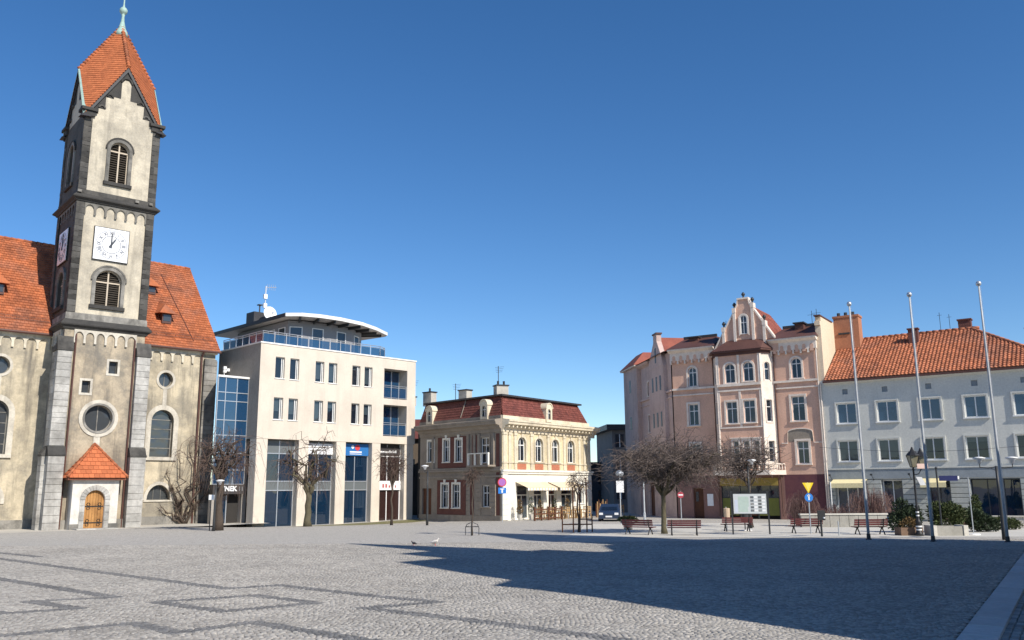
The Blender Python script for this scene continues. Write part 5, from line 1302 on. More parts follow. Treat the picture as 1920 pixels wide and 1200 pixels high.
for i in range(8):
    for z in (1.2, 4.2, 7.0):
        x = 1.0+i*2.6
        if z > 5 and not 1.5 < x < 20: continue
        m2 = MB(); m2.box(x, x+1.1, .0, .04, z, z+1.7); w = m2.build('window', M_glass, hall); m3 = MB(); m3.box(x+.5, x+.6, .04, .08, z, z+1.7); m3.build('frame', M_white, w)

# ------------------------------------------------------------------ granite setts with dark bands
def band_segments():
    lines = [[(-19.6, 32.1), (-11.56, 24.86), (-6.51, 20.44), (-5.54, 21.1), (-2.93, 18.85), (-1.52, 17.78), (-2.81, 17.0), (-.32, 14.99), (2.9, 12.1)],
             [(-24, 37.2), (-18.87, 32.78), (-16.33, 30.71)],
             [(-14.8, 24.4), (-13.2, 23.05), (-8.4, 18.95), (-9.86, 18.34), (-8.32, 17.22), (-9.43, 16.57), (-11.4, 18.2)],
             [(-7.19, 18.1), (-5.5, 19.12), (-3.92, 17.77), (-5.39, 16.67), (-7.19, 18.1)],
             [(-8.6, 13.6), (-7.97, 14.08), (-6.41, 15.28), (-5.32, 14.24), (-4.41, 15.29), (-2.18, 13.4), (-.6, 11.9)]]
    return [(a, b) for l in lines for a, b in zip(l, l[1:])]
def sett_field():
    rng = np.random.default_rng(3)
    sx, sy = .092, .080
    ang = R(20); ca, sa = math.cos(ang), math.sin(ang)
    # courses of uneven stones covering the near part of the square
    U, V = np.meshgrid(np.arange(-20, 50, sx), np.arange(-12, 50, sy))
    nr, nc = U.shape
    U = U+rng.uniform(0, 1, (nr, 1))*sx+np.cumsum(rng.normal(0, .007, (nr, nc)), 1)*.6
    V = V+.06*np.sin(U*1.9+rng.uniform(0, .25, (nr, 1)))+.04*np.sin(U*4.3+V*.9)
    U = U.ravel()-14; V = V.ravel()
    X = U*ca-V*sa; Y = U*sa+V*ca
    kx, ky = 6.86-.842*.36, 13.22+.539*.36
    side = (X-kx)*.842-(Y-ky)*.539
    keep = (Y > 11.4) & (Y < 37) & (np.abs(X) < .66*Y+1.2) & (side < -.03)
    X, Y, U, V = X[keep], Y[keep], U[keep], V[keep]; n = len(X)
    dark = np.zeros(n, bool)
    for (a, b) in band_segments():
        ax, ay, bx, by = *a, *b; dx, dy = bx-ax, by-ay; L2 = dx*dx+dy*dy
        t = np.clip(((X-ax)*dx+(Y-ay)*dy)/L2, 0, 1); d = np.hypot(X-ax-t*dx, Y-ay-t*dy); dark |= d < .17
    hw = sx*.5-.002-rng.uniform(0, .008, n); hh = sy*.5-.002-rng.uniform(0, .007, n)
    cx = rng.uniform(-.006, .006, n); cy = rng.uniform(-.006, .006, n); rot = rng.uniform(-.2, .2, n)+ang
    h = .03+rng.uniform(-.003, .003, n); tx, ty = rng.uniform(-.035, .035, n), rng.uniform(-.035, .035, n)
    c_, s_ = np.cos(rot), np.sin(rot)
    def ring(f, z, tilt):
        out = []
        for sx_, sy_ in ((-1, -1), (1, -1), (1, 1), (-1, 1)):
            lx, ly = sx_*hw*f+rng.uniform(-.004, .004, n), sy_*hh*f+rng.uniform(-.004, .004, n)
            out.append(np.stack([X+cx+lx*c_-ly*s_, Y+cy+lx*s_+ly*c_, z+(tx*lx+ty*ly if tilt else 0)], -1))
        return out
    P = ring(1.02, h-.016, False)+ring(.80, h, True)
    v = np.stack(P, 1)           # n,8,3
    f = np.array([(0,1,5,4), (1,2,6,5), (2,3,7,6), (3,0,4,7), (4,5,6,7)])
    def mk_(mask, name, mat):
        vv = v[mask].reshape(-1, 3); k = int(mask.sum()); ff = (f[None]+8*np.arange(k)[:, None, None]).reshape(-1, 4)
        return mesh_np(name, vv, ff, mat, ground, 'stuff')
    M_s = surf('granite_sett', (.375,.352,.318), (.27,.253,.228), .7, .25, bump=.2, bsc=40, patch=.25, island=.26, rough=.75, grain=.15)
    M_d = surf('dark_sett', (.175,.172,.168), (.12,.12,.12), .6, .4, bump=.25, bsc=40, island=.25, rough=.7, grain=.15)
    mk_(~dark, 'light_setts', M_s); mk_(dark, 'dark_setts', M_d)
    print('setts', n)
sett_field()
M_bed = surf('sett_bed', (.20,.185,.16), (.14,.13,.11), .6, .5, bump=.2)
mb = MB(); mb.add([(-26, 37.2, .004), (-9.6, 10.5, .004), (5.0, 10.5, .004), (22.0, 37.2, .004)], [(0,1,2,3)]); b_ = mb.build('sett_bed', M_bed, ground)
# kerb on the right: long granite stones, then a lower setts strip
M_kerb = surf('kerb_granite', (.53,.525,.51), (.42,.415,.40), .5, .8, bump=.2, objrand=.07)
kd = Vector((.539, .842, 0)); kn = Vector((.842, -.539, 0)); k0 = Vector((6.86, 13.22, 0))
kerb = bpy.data.objects.new('kerb', None); COL.objects.link(kerb); kerb['kind'] = 'structure'
rk = random.Random(4)
for i in range(-4, 34):
    a = k0+kd*(i*1.0+.006)-kn*.34; b = k0+kd*(i*1.0+.994)-kn*.34
    m2 = MB(); z1 = .065+rk.uniform(-.003, .003); w = .52
    c = [a, b, b+kn*w, a+kn*w]; e_ = .02
    vs = [(p.x, p.y, -.1) for p in c]+[(p.x, p.y, z1-e_) for p in c]
    ctr = sum(c, Vector())/4
    vs += [(p.x+(ctr.x-p.x)*.04, p.y+(ctr.y-p.y)*.04, z1) for p in c]
    m2.add(vs, [(0,1,5,4), (1,2,6,5), (2,3,7,6), (3,0,4,7), (4,5,9,8), (5,6,10,9), (6,7,11,10), (7,4,8,11), (8,9,10,11)]); m2.build('kerb_stone', M_kerb, kerb)
# gutter strip of larger setts beyond the kerb
rng = random.Random(8)
m2 = MB()
for i in range(-20, 110):
    for j in range(24):
        u = i*.17+(.085 if j % 2 else 0); vv = .22+j*.13
        p = k0+kd*u+kn*vv
        if not (11.2 < p.y < 22 and p.x < .64*p.y+1): continue
        hx, hy, z = .078, .058, -.0+rng.uniform(-.006, .006)+.028
        q = [p+kd*(sx*hx+rng.uniform(-.006, .006))+kn*(sy*hy+rng.uniform(-.006, .006)) for sx, sy in ((-1, -1), (1, -1), (1, 1), (-1, 1))]
        c = sum(q, Vector())/4
        vs = [(t.x, t.y, .0) for t in q]+[(t.x, t.y, z-.012) for t in q]+[(c.x+(t.x-c.x)*.72, c.y+(t.y-c.y)*.72, z) for t in q]
        m2.add(vs, [(0,1,5,4), (1,2,6,5), (2,3,7,6), (3,0,4,7), (4,5,9,8), (5,6,10,9), (6,7,11,10), (7,4,8,11), (8,9,10,11)])
m2.build('gutter_setts', surf('gutter_sett', (.30,.295,.28), (.2,.2,.19), .6, .6, bump=.3, island=.3, rough=.75), ground, kind='stuff')
# pale pavement along the church and the office, with a flush edging
M_pave = surf('pale_pavement', (.52,.49,.43), (.38,.35,.30), .6, .35, bump=.2)
def sheet(name, pts, mat, z=.006):
    m2 = MB(); m2.poly([(x, y, z) for x, y in pts]); o = m2.build(name, mat); o['kind'] = 'structure'; return o
def pt(o, ang, u, y):
    return (o[0]+u*math.cos(R(ang))-y*math.sin(R(ang)), o[1]+u*math.sin(R(ang))+y*math.cos(R(ang)))
T0 = (-26.02, 54.465)
sheet('church_pavement', [pt(T0, 43, -20, -2.4), pt(T0, 43, 6, -2.4), pt(T0, 43, 11.5, -1.2), pt(T0, 43, 11.5, 3.4), pt(T0, 43, -20, 3.4)], M_pave)
M_grass = surf('thin_grass', (.16,.155,.07), (.22,.19,.12), .7, 1.5, bump=.6, bsc=30)
O0 = (-17.47, 61.46)
mb = MB()
for i in range(30):
    for (u0, y0, y1) in ((-1.8+i*.53, -2.4, -.3),):
        mb.add([(*pt(O0, 45.5, u0, y0), gz(*pt(O0, 45.5, u0, y0))+.012), (*pt(O0, 45.5, u0+.53, y0), gz(*pt(O0, 45.5, u0+.53, y0))+.012), (*pt(O0, 45.5, u0+.53, y1), gz(*pt(O0, 45.5, u0+.53, y1))+.012), (*pt(O0, 45.5, u0, y1), gz(*pt(O0, 45.5, u0, y1))+.012)], [(0,1,2,3)])
o = mb.build('grass_verge', M_grass); o['kind'] = 'structure'
# light concrete terrace on the far right where the benches stand
M_terr = surf('terrace_slabs', (.55,.53,.48), (.44,.42,.38), .5, .4, bump=.15)
sheet('terrace', [(2.2, 40.6), (27, 38.4), (30, 43), (21, 52), (14, 56), (4.5, 56), (3.5, 47)], M_terr)

# ------------------------------------------------------------------ street furniture
M_maroon_w = surf('maroon_slat', (.13,.038,.040), (.08,.025,.025), .5, 2, .3, bump=.15, objrand=.12, rough=.6)
M_cast = plain('cast_iron', (.022,.022,.024), .5)
M_galv = surf('galvanised_steel', (.50,.52,.54), (.38,.40,.42), .5, 2, .2, rough=.4, metal=.5, bump=.03)
M_polegrey = surf('painted_pole', (.46,.48,.50), (.36,.38,.40), .4, 1.5, .2, rough=.4, bump=.02)
def make_bench():
    b = thing('park_bench', '', 'bench')
    for i in range(4):
        m2 = MB(); m2.bbox(-.78, .78, -.30+i*.10, -.22+i*.10, .33, .365, .008); m2.build('seat_slat', M_maroon_w, b)
    for i in range(3):
        m2 = MB(); y = .13+.03*i; z = .42+.10*i; m2.add([(-.78, y, z), (.78, y, z), (.78, y+.025, z+.085), (-.78, y+.025, z+.085), (-.78, y+.03, z), (.78, y+.03, z), (.78, y+.055, z+.085), (-.78, y+.055, z+.085)], [(0,1,2,3), (7,6,5,4), (3,2,6,7), (0,4,5,1), (0,3,7,4), (1,5,6,2)]); m2.build('back_slat', M_maroon_w, b)
    for x in (-.58, .58):
        m2 = MB()
        m2.tube([(x, -.30, 0), (x, -.22, .12), (x, -.12, .22), (x, -.02, .31)], [.035, .028, .03, .035], 6)
        m2.tube([(x, .26, 0), (x, .18, .12), (x, .08, .22), (x, .0, .31)], [.035, .028, .03, .035], 6)
        m2.tube([(x, -.30, .32), (x, .10, .32), (x, .17, .42), (x, .24, .72)], [.025, .028, .025, .02], 6)
        m2.build('leg', M_cast, b)
    return b
bench0 = make_bench()
blab = [('maroon slatted bench nearest the big bare tree, right of its trunk', 8.05, 41.9, 172), ('maroon bench left of the big bare tree beside the round planter', 6.05, 42.9, 150),
        ('maroon bench seen behind the town map board', 11.4, 45.3, 178), ('maroon bench in front of the low grey planter wall', 14.15, 43.0, 180), ('maroon bench left of the junipers and the black lantern post', 16.6, 41.4, 181)]
for i, (lb, x, y, a) in enumerate(blab):
    o = bench0 if i == 0 else copy_tree(bench0)
    o.location = (x, y, .008); o.rotation_euler = (0, 0, R(a)); o['label'] = lb; o['category'] = 'bench'; o['group'] = 'maroon benches along the terrace'
# flagpoles
for i, (x, y, h, lb) in enumerate(((14.96, 37.5, 10.2, 'leftmost of the three tall bare flagpoles, rising against the pink building corner'), (16.7, 35.45, 10.15, 'middle one of the three tall bare flagpoles'), (19.3, 34.8, 10.45, 'rightmost and tallest of the three bare flagpoles'))):
    t = thing('flagpole', lb, 'flagpole', (x, y, 0), 0, 'row of three flagpoles')
    m2 = MB(); m2.lathe([(.062, 0), (.058, 2), (.05, 5), (.042, 8), (.036, h-.15)], (0, 0, 0), 10); m2.build('pole', M_polegrey, t, smooth=True)
    m2 = MB(); m2.lathe([(.05, h-.15), (.10, h-.1), (.11, h-.02), (.06, h+.05)], (0, 0, 0), 10); m2.build('cap', M_alu, t, smooth=True)
    m2 = MB(); m2.lathe([(.13, 0), (.13, .04), (.085, .07), (.08, .25)], (0, 0, 0), 10); m2.build('base', M_darkmet, t)
    m2 = MB(); m2.tube([(.09, 0, .9), (.075, 0, h-.2)], .006, 3); m2.build('halyard', M_signwhite, t)
# ornate lantern
lan = thing('street_lantern', 'black ornate lantern post with two glass lanterns beside the middle flagpole', 'street lamp', (18.25, 40.0, 0))
m2 = MB(); m2.lathe([(.17, 0), (.17, .12), (.12, .18), (.11, .55), (.14, .6), (.09, .68), (.065, .75), (.055, 1.2), (.075, 1.25), (.05, 1.32), (.042, 2.9), (.06, 2.95), (.035, 3.0), (.03, 3.2)], (0, 0, 0), 12); m2.build('post', M_cast, lan, smooth=True)
for z in (.28, .42, .9, 1.05): m2 = MB(); m2.lathe([(.125 if z < .7 else .07, z-.03), (.125 if z < .7 else .07, z+.03)], (0, 0, 0), 12); m2.build('white_collar', M_signwhite, lan)
M_lglass = glass('lantern_glass', (.30,.27,.18), see=.35, rough=.15, spec=.5)
for sx, sy in ((0.0, 0), (.42, .1)):
    c = Vector((sx+.02, sy, 3.05 if sx == 0 else 3.0))
    m2 = MB(); m2.add([tuple(c+Vector((a*.10, b*.10, 0))) for a, b in ((-1,-1), (1,-1), (1,1), (-1,1))]+[tuple(c+Vector((a*.20, b*.20, .52))) for a, b in ((-1,-1), (1,-1), (1,1), (-1,1))], [(0,1,5,4), (1,2,6,5), (2,3,7,6), (3,0,4,7)]); la = m2.build('lantern', M_lglass, lan)
    m2 = MB()
    for a, b in ((-1,-1), (1,-1), (1,1), (-1,1)): m2.tube([tuple(c+Vector((a*.10, b*.10, 0))), tuple(c+Vector((a*.20, b*.20, .52)))], .016, 4)
    m2.lathe([(.13, -.02), (.13, .02)], tuple(c), 4); m2.build('frame', M_cast, la)
    m2 = MB(); m2.lathe([(.31, .52), (.29, .56), (.16, .70), (.10, .74), (.05, .86), (.02, .92)], tuple(c), 8); m2.build('hood', M_cast, la)
m2 = MB(); m2.tube([(0, 0, 2.7), (.25, .05, 2.75), (.42, .1, 2.98)], .022, 6); m2.tube([(0, 0, 2.85), (.02, 0, 3.05)], .03, 6); m2.build('bracket', M_cast, lan)
m2 = MB(); m2.box(.05, .55, -.30, -.27, 2.98, 3.20); m2.build('pink_notice', plain('pink_notice', (.72,.52,.45), .6), lan)
m2 = MB(); m2.add([(.05, -.08, 2.62), (.30, -.12, 2.60), (.46, -.12, 2.24), (.22, -.08, 2.24)], [(0,1,2,3)]); m2.add([(.05, -.06, 2.62), (.30, -.10, 2.60), (.46, -.10, 2.24), (.22, -.06, 2.24)], [(3,2,1,0)]); m2.build('white_notice', M_signwhite, lan)
# flat disc street lamps
def disc_lamp(lb, x, y, h, arms, z0=0):
    t = thing('street_lamp', lb, 'street lamp', (x, y, z0), 0)
    m2 = MB(); m2.lathe([(.085, 0), (.075, .5), (.06, h*.6), (.05, h-.25)], (0, 0, 0), 8); m2.build('pole', M_darkmet, t, smooth=True)
    for ax, az in arms:
        m2 = MB(); m2.tube([(0, 0, h-.28), (ax*.5, 0, h-.34), (ax, 0, h-.30), (ax, 0, h-.12)], .022, 6); m2.tube([(0, 0, h-.45), (ax*.4, 0, h-.32)], .014, 5); m2.build('arm', M_darkmet, t)
        m2 = MB(); m2.lathe([(.06, -.16), (.10, -.02), (.23, .05), (.25, .08), (.12, .12), (.02, .13)], (ax, 0, h), 14); m2.build('lamp_head', M_signwhite, t, smooth=True)
    return t
disc_lamp('twin armed dark lamp post with two white disc heads behind the rightmost flagpole', 20.0, 36.3, 3.25, ((-.68, 0), (.68, 0)))
disc_lamp('lamp post with white disc head at the lane beside the corner house', -5.45, 56.0, 3.62, ((-.18, 0),), gz(-5.45, 56))
disc_lamp('dark lamp post with white disc head before the gnarled pollard tree', -16.86, 49.9, 2.72, ((.22, 0),))
disc_lamp('lamp post with disc head before the pink bay window', 13.0, 48.6, 3.6, ((.25, 0),))
# road signs
def post(t, h, r=.03, mat=None, z0=0): m2 = MB(); m2.lathe([(r, z0), (r, h)], (0, 0, 0), 8); return m2.build('pole', mat or M_galv, t)
M_yellow = plain('sign_yellow', (.80,.58,.02), .45); M_sblue = plain('sign_blue', (.03,.20,.60), .45); M_purple = plain('sign_purple', (.42,.16,.48), .5)
t = thing('give_way_sign', 'yellow give way triangle above a round blue arrow sign on one pole', 'road sign', (14.25, 42.6, 0)); post(t, 2.42)
def tri(k, y0, y1): 
    m2 = MB(); m2.prism([(-.27*k, 2.40-.02*(1-k)), (0, 1.90+.14*(1-k)), (.27*k, 2.40-.02*(1-k))][::-1], y0, y1); return m2
s_ = tri(1, -.06, -.04).build('triangle_plate', M_yellow, t)
tri(.55, -.064, -.060).build('inner_triangle', plain('faded_yellow', (.82,.66,.12), .5), s_)
m2 = MB(); m2.disc(0, 1.70, .20, -.06, -.04); dsc = m2.build('round_plate', M_sblue, t)
m2 = MB(); m2.box(-.03, .03, -.066, -.06, 1.58, 1.80); m2.prism([(-.09, 1.76), (.09, 1.76), (0, 1.86)], -.066, -.06); m2.build('arrow', M_signwhite, dsc)
t = thing('no_entry_sign', 'red no entry sign on a pole before the pink ground storey', 'road sign', (10.62, 56.0, 0)); post(t, 2.0)
m2 = MB(); m2.disc(0, 1.76, .20, -.06, -.04); dsc = m2.build('round_plate', plain('faded_red', (.42,.06,.08), .5), t); m2 = MB(); m2.box(-.14, .14, -.066, -.06, 1.72, 1.80); m2.build('bar', M_signwhite, dsc)
t = thing('no_parking_sign', 'round faded no parking sign above a blue square sign at the house corner', 'road sign', (-.75, 60.0, -.02)); post(t, 3.0)
m2 = MB(); m2.disc(0, 2.68, .30, -.06, -.04); dsc = m2.build('round_plate', M_red, t); m2 = MB(); m2.disc(0, 2.68, .24, -.064, -.06); m2.build('disc', M_purple, dsc)
m2 = MB(); m2.box(-.27, .27, -.06, -.04, 1.92, 2.32); sq = m2.build('square_plate', M_sblue, t); m2 = MB(); m2.box(-.05, .05, -.066, -.06, 1.97, 2.2); m2.box(-.14, .14, -.066, -.0605, 2.2, 2.26); m2.build('symbol', M_signwhite, sq)
t = thing('rectangular_sign', 'white rectangular sign on a pole left of the big bare tree', 'road sign', (6.55, 54.0, 0)); post(t, 2.9, mat=M_polegrey)
m2 = MB(); m2.box(-.23, .23, -.05, -.03, 1.95, 2.65); m2.build('plate', M_signwhite, t)
m2 = MB(); m2.lathe([(.0, 2.9), (.2, 2.95), (.26, 3.1), (.2, 3.25), (.0, 3.3)], (0, 0, 0), 10); m2.build('round_plate_edge', M_galv, t)
t = thing('steel_post', 'pale plain steel post behind the benches left of the tree trunk', 'post', (8.0, 54.0, 0)); m2 = MB(); m2.lathe([(.08, 0), (.08, .7), (.05, .75), (.045, 2.6)], (0, 0, 0), 8); m2.build('pole', M_polegrey, t)
t = thing('street_name_sign', 'dark blue street name sign on a black post above the junipers', 'sign', (20.25, 42.0, 0)); post(t, 3.0, .04, M_darkmet)
m2 = MB(); m2.box(.1, .98, -.02, .01, 2.44, 2.68); pl = m2.build('plate', plain('navy', (.015,.02,.09), .4), t)
m2 = MB(); m2.lathe([(.0, 2.98), (.06, 3.0), (.07, 3.06), (.0, 3.12)], (0, 0, 0), 8); m2.build('knob', M_darkmet, t)
m2 = MB(); m2.box(.98, 1.05, -.03, .02, 2.52, 2.66); m2.build('end_cap', M_signwhite, pl)
t = thing('sign_pole', 'thin pale pole on a white foot right of the junipers', 'post', (20.95, 40.5, 0)); post(t, 2.6, .025); m2 = MB(); m2.lathe([(.28, 0), (.26, .06), (.05, .07)], (0, 0, 0), 14); m2.build('foot', M_signwhite, t)
t = thing('bollard_post', 'stout black post with fittings in front of the low planter wall', 'post', (13.9, 40.1, 0)); m2 = MB(); m2.lathe([(.05, 0), (.045, .75), (.045, 1.1)], (0, 0, 0), 8); m2.build('pole', M_darkmet, t); m2 = MB(); m2.box(-.11, .18, -.10, .10, .72, 1.15); m2.build('box', M_darkmet, t); m2 = MB(); m2.lathe([(.05, .8), (.05, .86)], (.12, -.1, 0), 8); m2.build('lens', M_signwhite, t)
t = thing('short_post', 'short thin grey post right of the stout black post', 'post', (14.82, 40.5, 0)); post(t, .66, .03)
t = thing('bin_on_post', 'small litter bin on a thin post left of the map board', 'bin', (11.2, 46.6, 0)); post(t, 1.2, .025); m2 = MB(); m2.lathe([(.13, .62), (.16, .66), (.17, 1.12), (.13, 1.14)], (0, -.12, 0), 10); m2.build('bin', plain('bin_beige', (.55,.42,.30), .6), t)
t = thing('dark_litter_bin', 'dark litter bin on a white foot behind the map board', 'bin', (12.0, 46.0, 0)); post(t, .9, .03, M_darkmet); m2 = MB(); m2.lathe([(.16, .45), (.2, .5), (.2, 1.0), (.17, 1.03)], (0, 0, 0), 10); m2.build('bin', M_darkmet, t); m2 = MB(); m2.box(-.3, .3, -.2, .2, 0, .05); m2.build('foot', M_signwhite, t)
# town map board
bd = thing('map_board', 'town information board with pale map and rows of small photos', 'notice board', (10.5, 42.5, 0), -8)
for x in (0, 1.70): m2 = MB(); m2.box(x-.035, x+.035, -.035, .035, 0, 2.02); m2.build('post', M_darkmet, bd)
m2 = MB(); m2.box(.04, 1.66, -.05, -.0, .93, 1.93); fr = m2.build('frame', M_darkmet, bd)
m2 = MB(); m2.box(.08, 1.62, -.06, -.045, .97, 1.89); pn = m2.build('panel', plain('map_paper', (.56,.59,.60), .5, amt=.1), fr)
rm = random.Random(5)
M_mapg = plain('map_green', (.45,.55,.50), .6); M_mapb = plain('map_blue', (.55,.60,.70), .6); M_photo = surf('photo_print', (.12,.14,.16), (.3,.28,.25), .8, 6, objrand=.4)
for (x, z, w, h, mm) in ((.30, 1.05, .45, .72, M_mapg), (.14, 1.02, .14, .60, M_mapb), (.52, 1.30, .28, .45, M_mapg)):
    m2 = MB(); m2.box(x, x+w, -.062-.001*w, -.058, z, z+h); m2.build('map_patch', mm, fr)
for c in range(2):
    for r_ in range(5):
        x = .88+c*.36; z = 1.06+r_*.155; m2 = MB(); m2.box(x, x+.15, -.066, -.06, z, z+.105); m2.build('photo', M_photo, fr)
        m2 = MB(); m2.box(x+.17, x+.32, -.065, -.06, z+.01, z+.095); m2.build('caption', M_signwhite, fr)
# planters and low walls
def planter(lb, x, y, w, d, h, rz, mat):
    t = thing('planter_box', lb, 'planter', (x, y, 0), rz)
    m2 = MB(); m2.box(-w/2, w/2, -d/2, -d/2+.06, 0, h); m2.box(-w/2, w/2, d/2-.06, d/2, 0, h); m2.box(-w/2, -w/2+.06, -d/2+.06, d/2-.06, 0, h); m2.box(w/2-.06, w/2, -d/2+.06, d/2-.06, 0, h); m2.build('trough', mat, t)
    m2 = MB(); m2.box(-w/2+.06, w/2-.06, -d/2+.06, d/2-.06, 0, h-.07); m2.build('soil', surf('soil', (.06,.045,.03), bump=.4), t)
    return t
M_conc = surf('planter_concrete', (.36,.345,.31), (.24,.23,.2), .6, 1.2, .5, bump=.25)
M_concl = surf('pale_concrete', (.58,.55,.49), (.4,.38,.33), .6, 1.2, .4, bump=.2)
planter('grey concrete planter box with pale ends below the juniper', 19.6, 40.3, 1.25, .8, .42, 0, M_conc)
for dx in (-.70, .70): t = tag((lambda m: m.build('stone_block', M_concl))(MB().box(19.6+dx-.10, 19.6+dx+.10, 39.85, 40.7, 0, .46)), 'pale stone block at the %s end of the concrete planter' % ('left' if dx < 0 else 'right'), 'stone block')
planter('brown planter box at the foot of the black lantern', 18.05, 40.6, 1.0, .7, .36, 0, surf('brown_planter', (.20,.13,.09), bump=.2))
lw = thing('low_wall', 'long low grey wall before the pink and grey buildings', 'wall', (16.0, 49.4, 0), -3)
for i in range(9):
    m2 = MB(); m2.bbox(i*.52, i*.52+.505, -.15, .15, 0, .66, .01); m2.build('wall_slab', M_conc, lw)
m2 = MB(); m2.box(-.05, 4.72, -.2, .2, .662, .74); m2.build('coping', M_concl, lw)
lw = thing('white_planter_wall', 'low white panelled planter wall at the right edge', 'wall', (25.2, 47.6, 0), -30)
for i in range(7): m2 = MB(); m2.bbox(i*.62, i*.62+.60, -.12, .12, 0, .56, .01); m2.build('wall_slab', M_concl, lw)
m2 = MB(); m2.box(-.1, 4.4, -.18, .18, .562, .63); m2.build('coping', M_concl, lw)
# round planter with clipped shrub near the first bench
pb = thing('round_planter', 'stone bowl planter with low clipped shrub left of the benches', 'planter', (6.2, 48.0, 0))
m2 = MB(); m2.lathe([(.22, 0), (.25, .08), (.18, .15), (.30, .25), (.40, .40), (.42, .45), (.36, .45), (.30, .38)], (0, 0, 0), 14); m2.build('bowl', M_conc, pb, smooth=True)
# cafe terrace: fence panels, tables, chairs, pots
def F(u, y, z=0): v = FR @ Vector((u, y, 0)); return (v.x-.79, v.y+63.3, z)
for i, (u0, u1) in enumerate(((.35, 2.0), (2.05, 3.7), (9.3, 11.0))):
    t = thing('cafe_fence', ['brown timber cafe fence panel nearest the corner sign', 'second brown timber cafe fence panel from the corner', 'brown timber cafe fence panel at the far end of the terrace'][i], 'fence', F(u0, -2.6), 52.5, 'timber fence around the cafe terrace')
    L = u1-u0
    for x in (0, L/2, L): m2 = MB(); m2.box(x-.05, x+.05, -.05, .05, 0, .95); m2.build('post', M_woodbr, t)
    for z in (.12, .42, .72): m2 = MB(); m2.box(.05, L-.05, -.025, .025, z, z+.09); m2.build('rail', M_woodbr, t)
ch = thing('cafe_chair', '', 'chair')
m2 = MB(); m2.bbox(-.2, .2, -.2, .2, .36, .40, .01); m2.build('seat', M_rush, ch)
for z in (.55, .68, .80): m2 = MB(); m2.box(-.2, .2, .17, .20, z, z+.06); m2.build('back_slat', M_rush, ch)
for sx in (-1, 1):
    m2 = MB(); m2.box(sx*.18-.02, sx*.18+.02, -.2, -.16, 0, .36); m2.build('leg', M_rush, ch)
    m2 = MB(); m2.box(sx*.18-.02, sx*.18+.02, .17, .21, 0, .88); m2.build('leg', M_rush, ch)
tb0 = thing('cafe_table', '', 'table')
m2 = MB(); m2.bbox(-.36, .36, -.36, .36, .60, .64, .01); m2.build('table_top', M_rush, tb0)
for sx in (-1, 1):
    for sy in (-1, 1): m2 = MB(); m2.box(sx*.3-.03, sx*.3+.03, sy*.3-.03, sy*.3+.03, 0, .60); m2.build('leg', M_rush, tb0)
ordn = ['first', 'second', 'third', 'fourth', 'fifth']; k = 0
for i, u in enumerate((2.9, 4.7, 6.2, 7.6, 12.6)):
    o = tb0 if i == 0 else copy_tree(tb0); o.location = F(u, -1.7); o.rotation_euler = (0, 0, R(52.5)); o['label'] = '%s pale wooden cafe table from the corner under the awning' % ordn[i] if i < 4 else 'pale wooden cafe table past the end of the house'; o['category'] = 'table'; o['group'] = 'cafe tables'
    for j, (dx, dy, rz) in enumerate(((-.55, 0, 90), (.55, 0, -90), (0, -.62, 180))):
        c = ch if k == 0 else copy_tree(ch); k += 1
        c.location = F(u+dx, -1.7+dy); c.rotation_euler = (0, 0, R(52.5+rz)); c['category'] = 'chair'; c['group'] = 'cafe chairs'
        c['label'] = 'slatted wooden cafe chair %s the %s' % (['left of', 'right of', 'in front of'][j], ('%s table from the corner' % ordn[i]) if i < 4 else 'table past the end of the house')
tr = thing('terrace_screen', 'tall wooden stake screen at the end of the cafe terrace', 'screen', F(8.4, -2.6), 52.5)
for i in range(9): m2 = MB(); m2.box(i*.2, i*.2+.06, -.03, .03, 0, 1.05+.3*((i*7) % 3)/2); m2.build('stake', M_rush if i % 2 else M_woodbr, tr)
pile = thing('stacked_crates', 'orange brown stack of cafe crates beyond the house corner', 'crates', F(12.4, -.6), 52.5)
for i in range(3):
    for j in range(2): m2 = MB(); m2.bbox(i*.55, i*.55+.5, 0, .5, j*.42, j*.42+.38, .02); m2.build('crate', M_brickp if (i+j) % 2 else M_rush, pile)
# parked car in the lane
car = thing('parked_car', 'dark blue car parked beyond the cafe terrace', 'car', (6.75, 61.6, -.06), 80)
M_car = surf('car_paint', (.02,.035,.07), amt=.2, rough=.25, spec=.6, bump=0, grain=.03)
side = [(-1.7, .22), (-1.72, .55), (-1.55, .72), (-1.0, .78), (-.6, 1.16), (.7, 1.18), (1.25, .80), (1.66, .74), (1.72, .50), (1.70, .22)]
m2 = MB(); kk = len(side)
vs = []
for yy, sc in ((-.70, 0), (-.66, 1), (.66, 1), (.70, 0)): vs += [(x, yy*(.86 if z > .85 else 1), z+(.02 if sc else 0)) for x, z in side]
fs = [(r*kk+i, r*kk+(i+1) % kk, (r+1)*kk+(i+1) % kk, (r+1)*kk+i) for r in range(3) for i in range(kk)]+[tuple(range(kk)), tuple(range(4*kk-1, 3*kk-1, -1))]
m2.add(vs, fs); m2.build('body', M_car, car)
for sx in (-1.05, 1.05):
    for sy in (-.66, .66):
        m2 = MB(); m2.prism([(sx+.28*math.cos(2*math.pi*i/16), .28+.28*math.sin(2*math.pi*i/16)) for i in range(16)], sy-.09, sy+.09); wh = m2.build('wheel', M_darkmet, car); m2 = MB(); m2.disc(sx, .28, .16, sy-.1, sy+.1, 12); m2.build('rim', M_alu, wh)
for sy in (-1, 1):
    m2 = MB(); m2.add([(-.92, sy*.665, .84), (1.1, sy*.665, .84), (.62, sy*.60, 1.12), (-.56, sy*.60, 1.12)], [(0,1,2,3)]); m2.build('side_window', M_glass, car)
    m2 = MB(); m2.box(-1.74, -1.70, sy*.52-.13, sy*.52+.13, .50, .64); m2.build('headlight', M_signwhite, car)
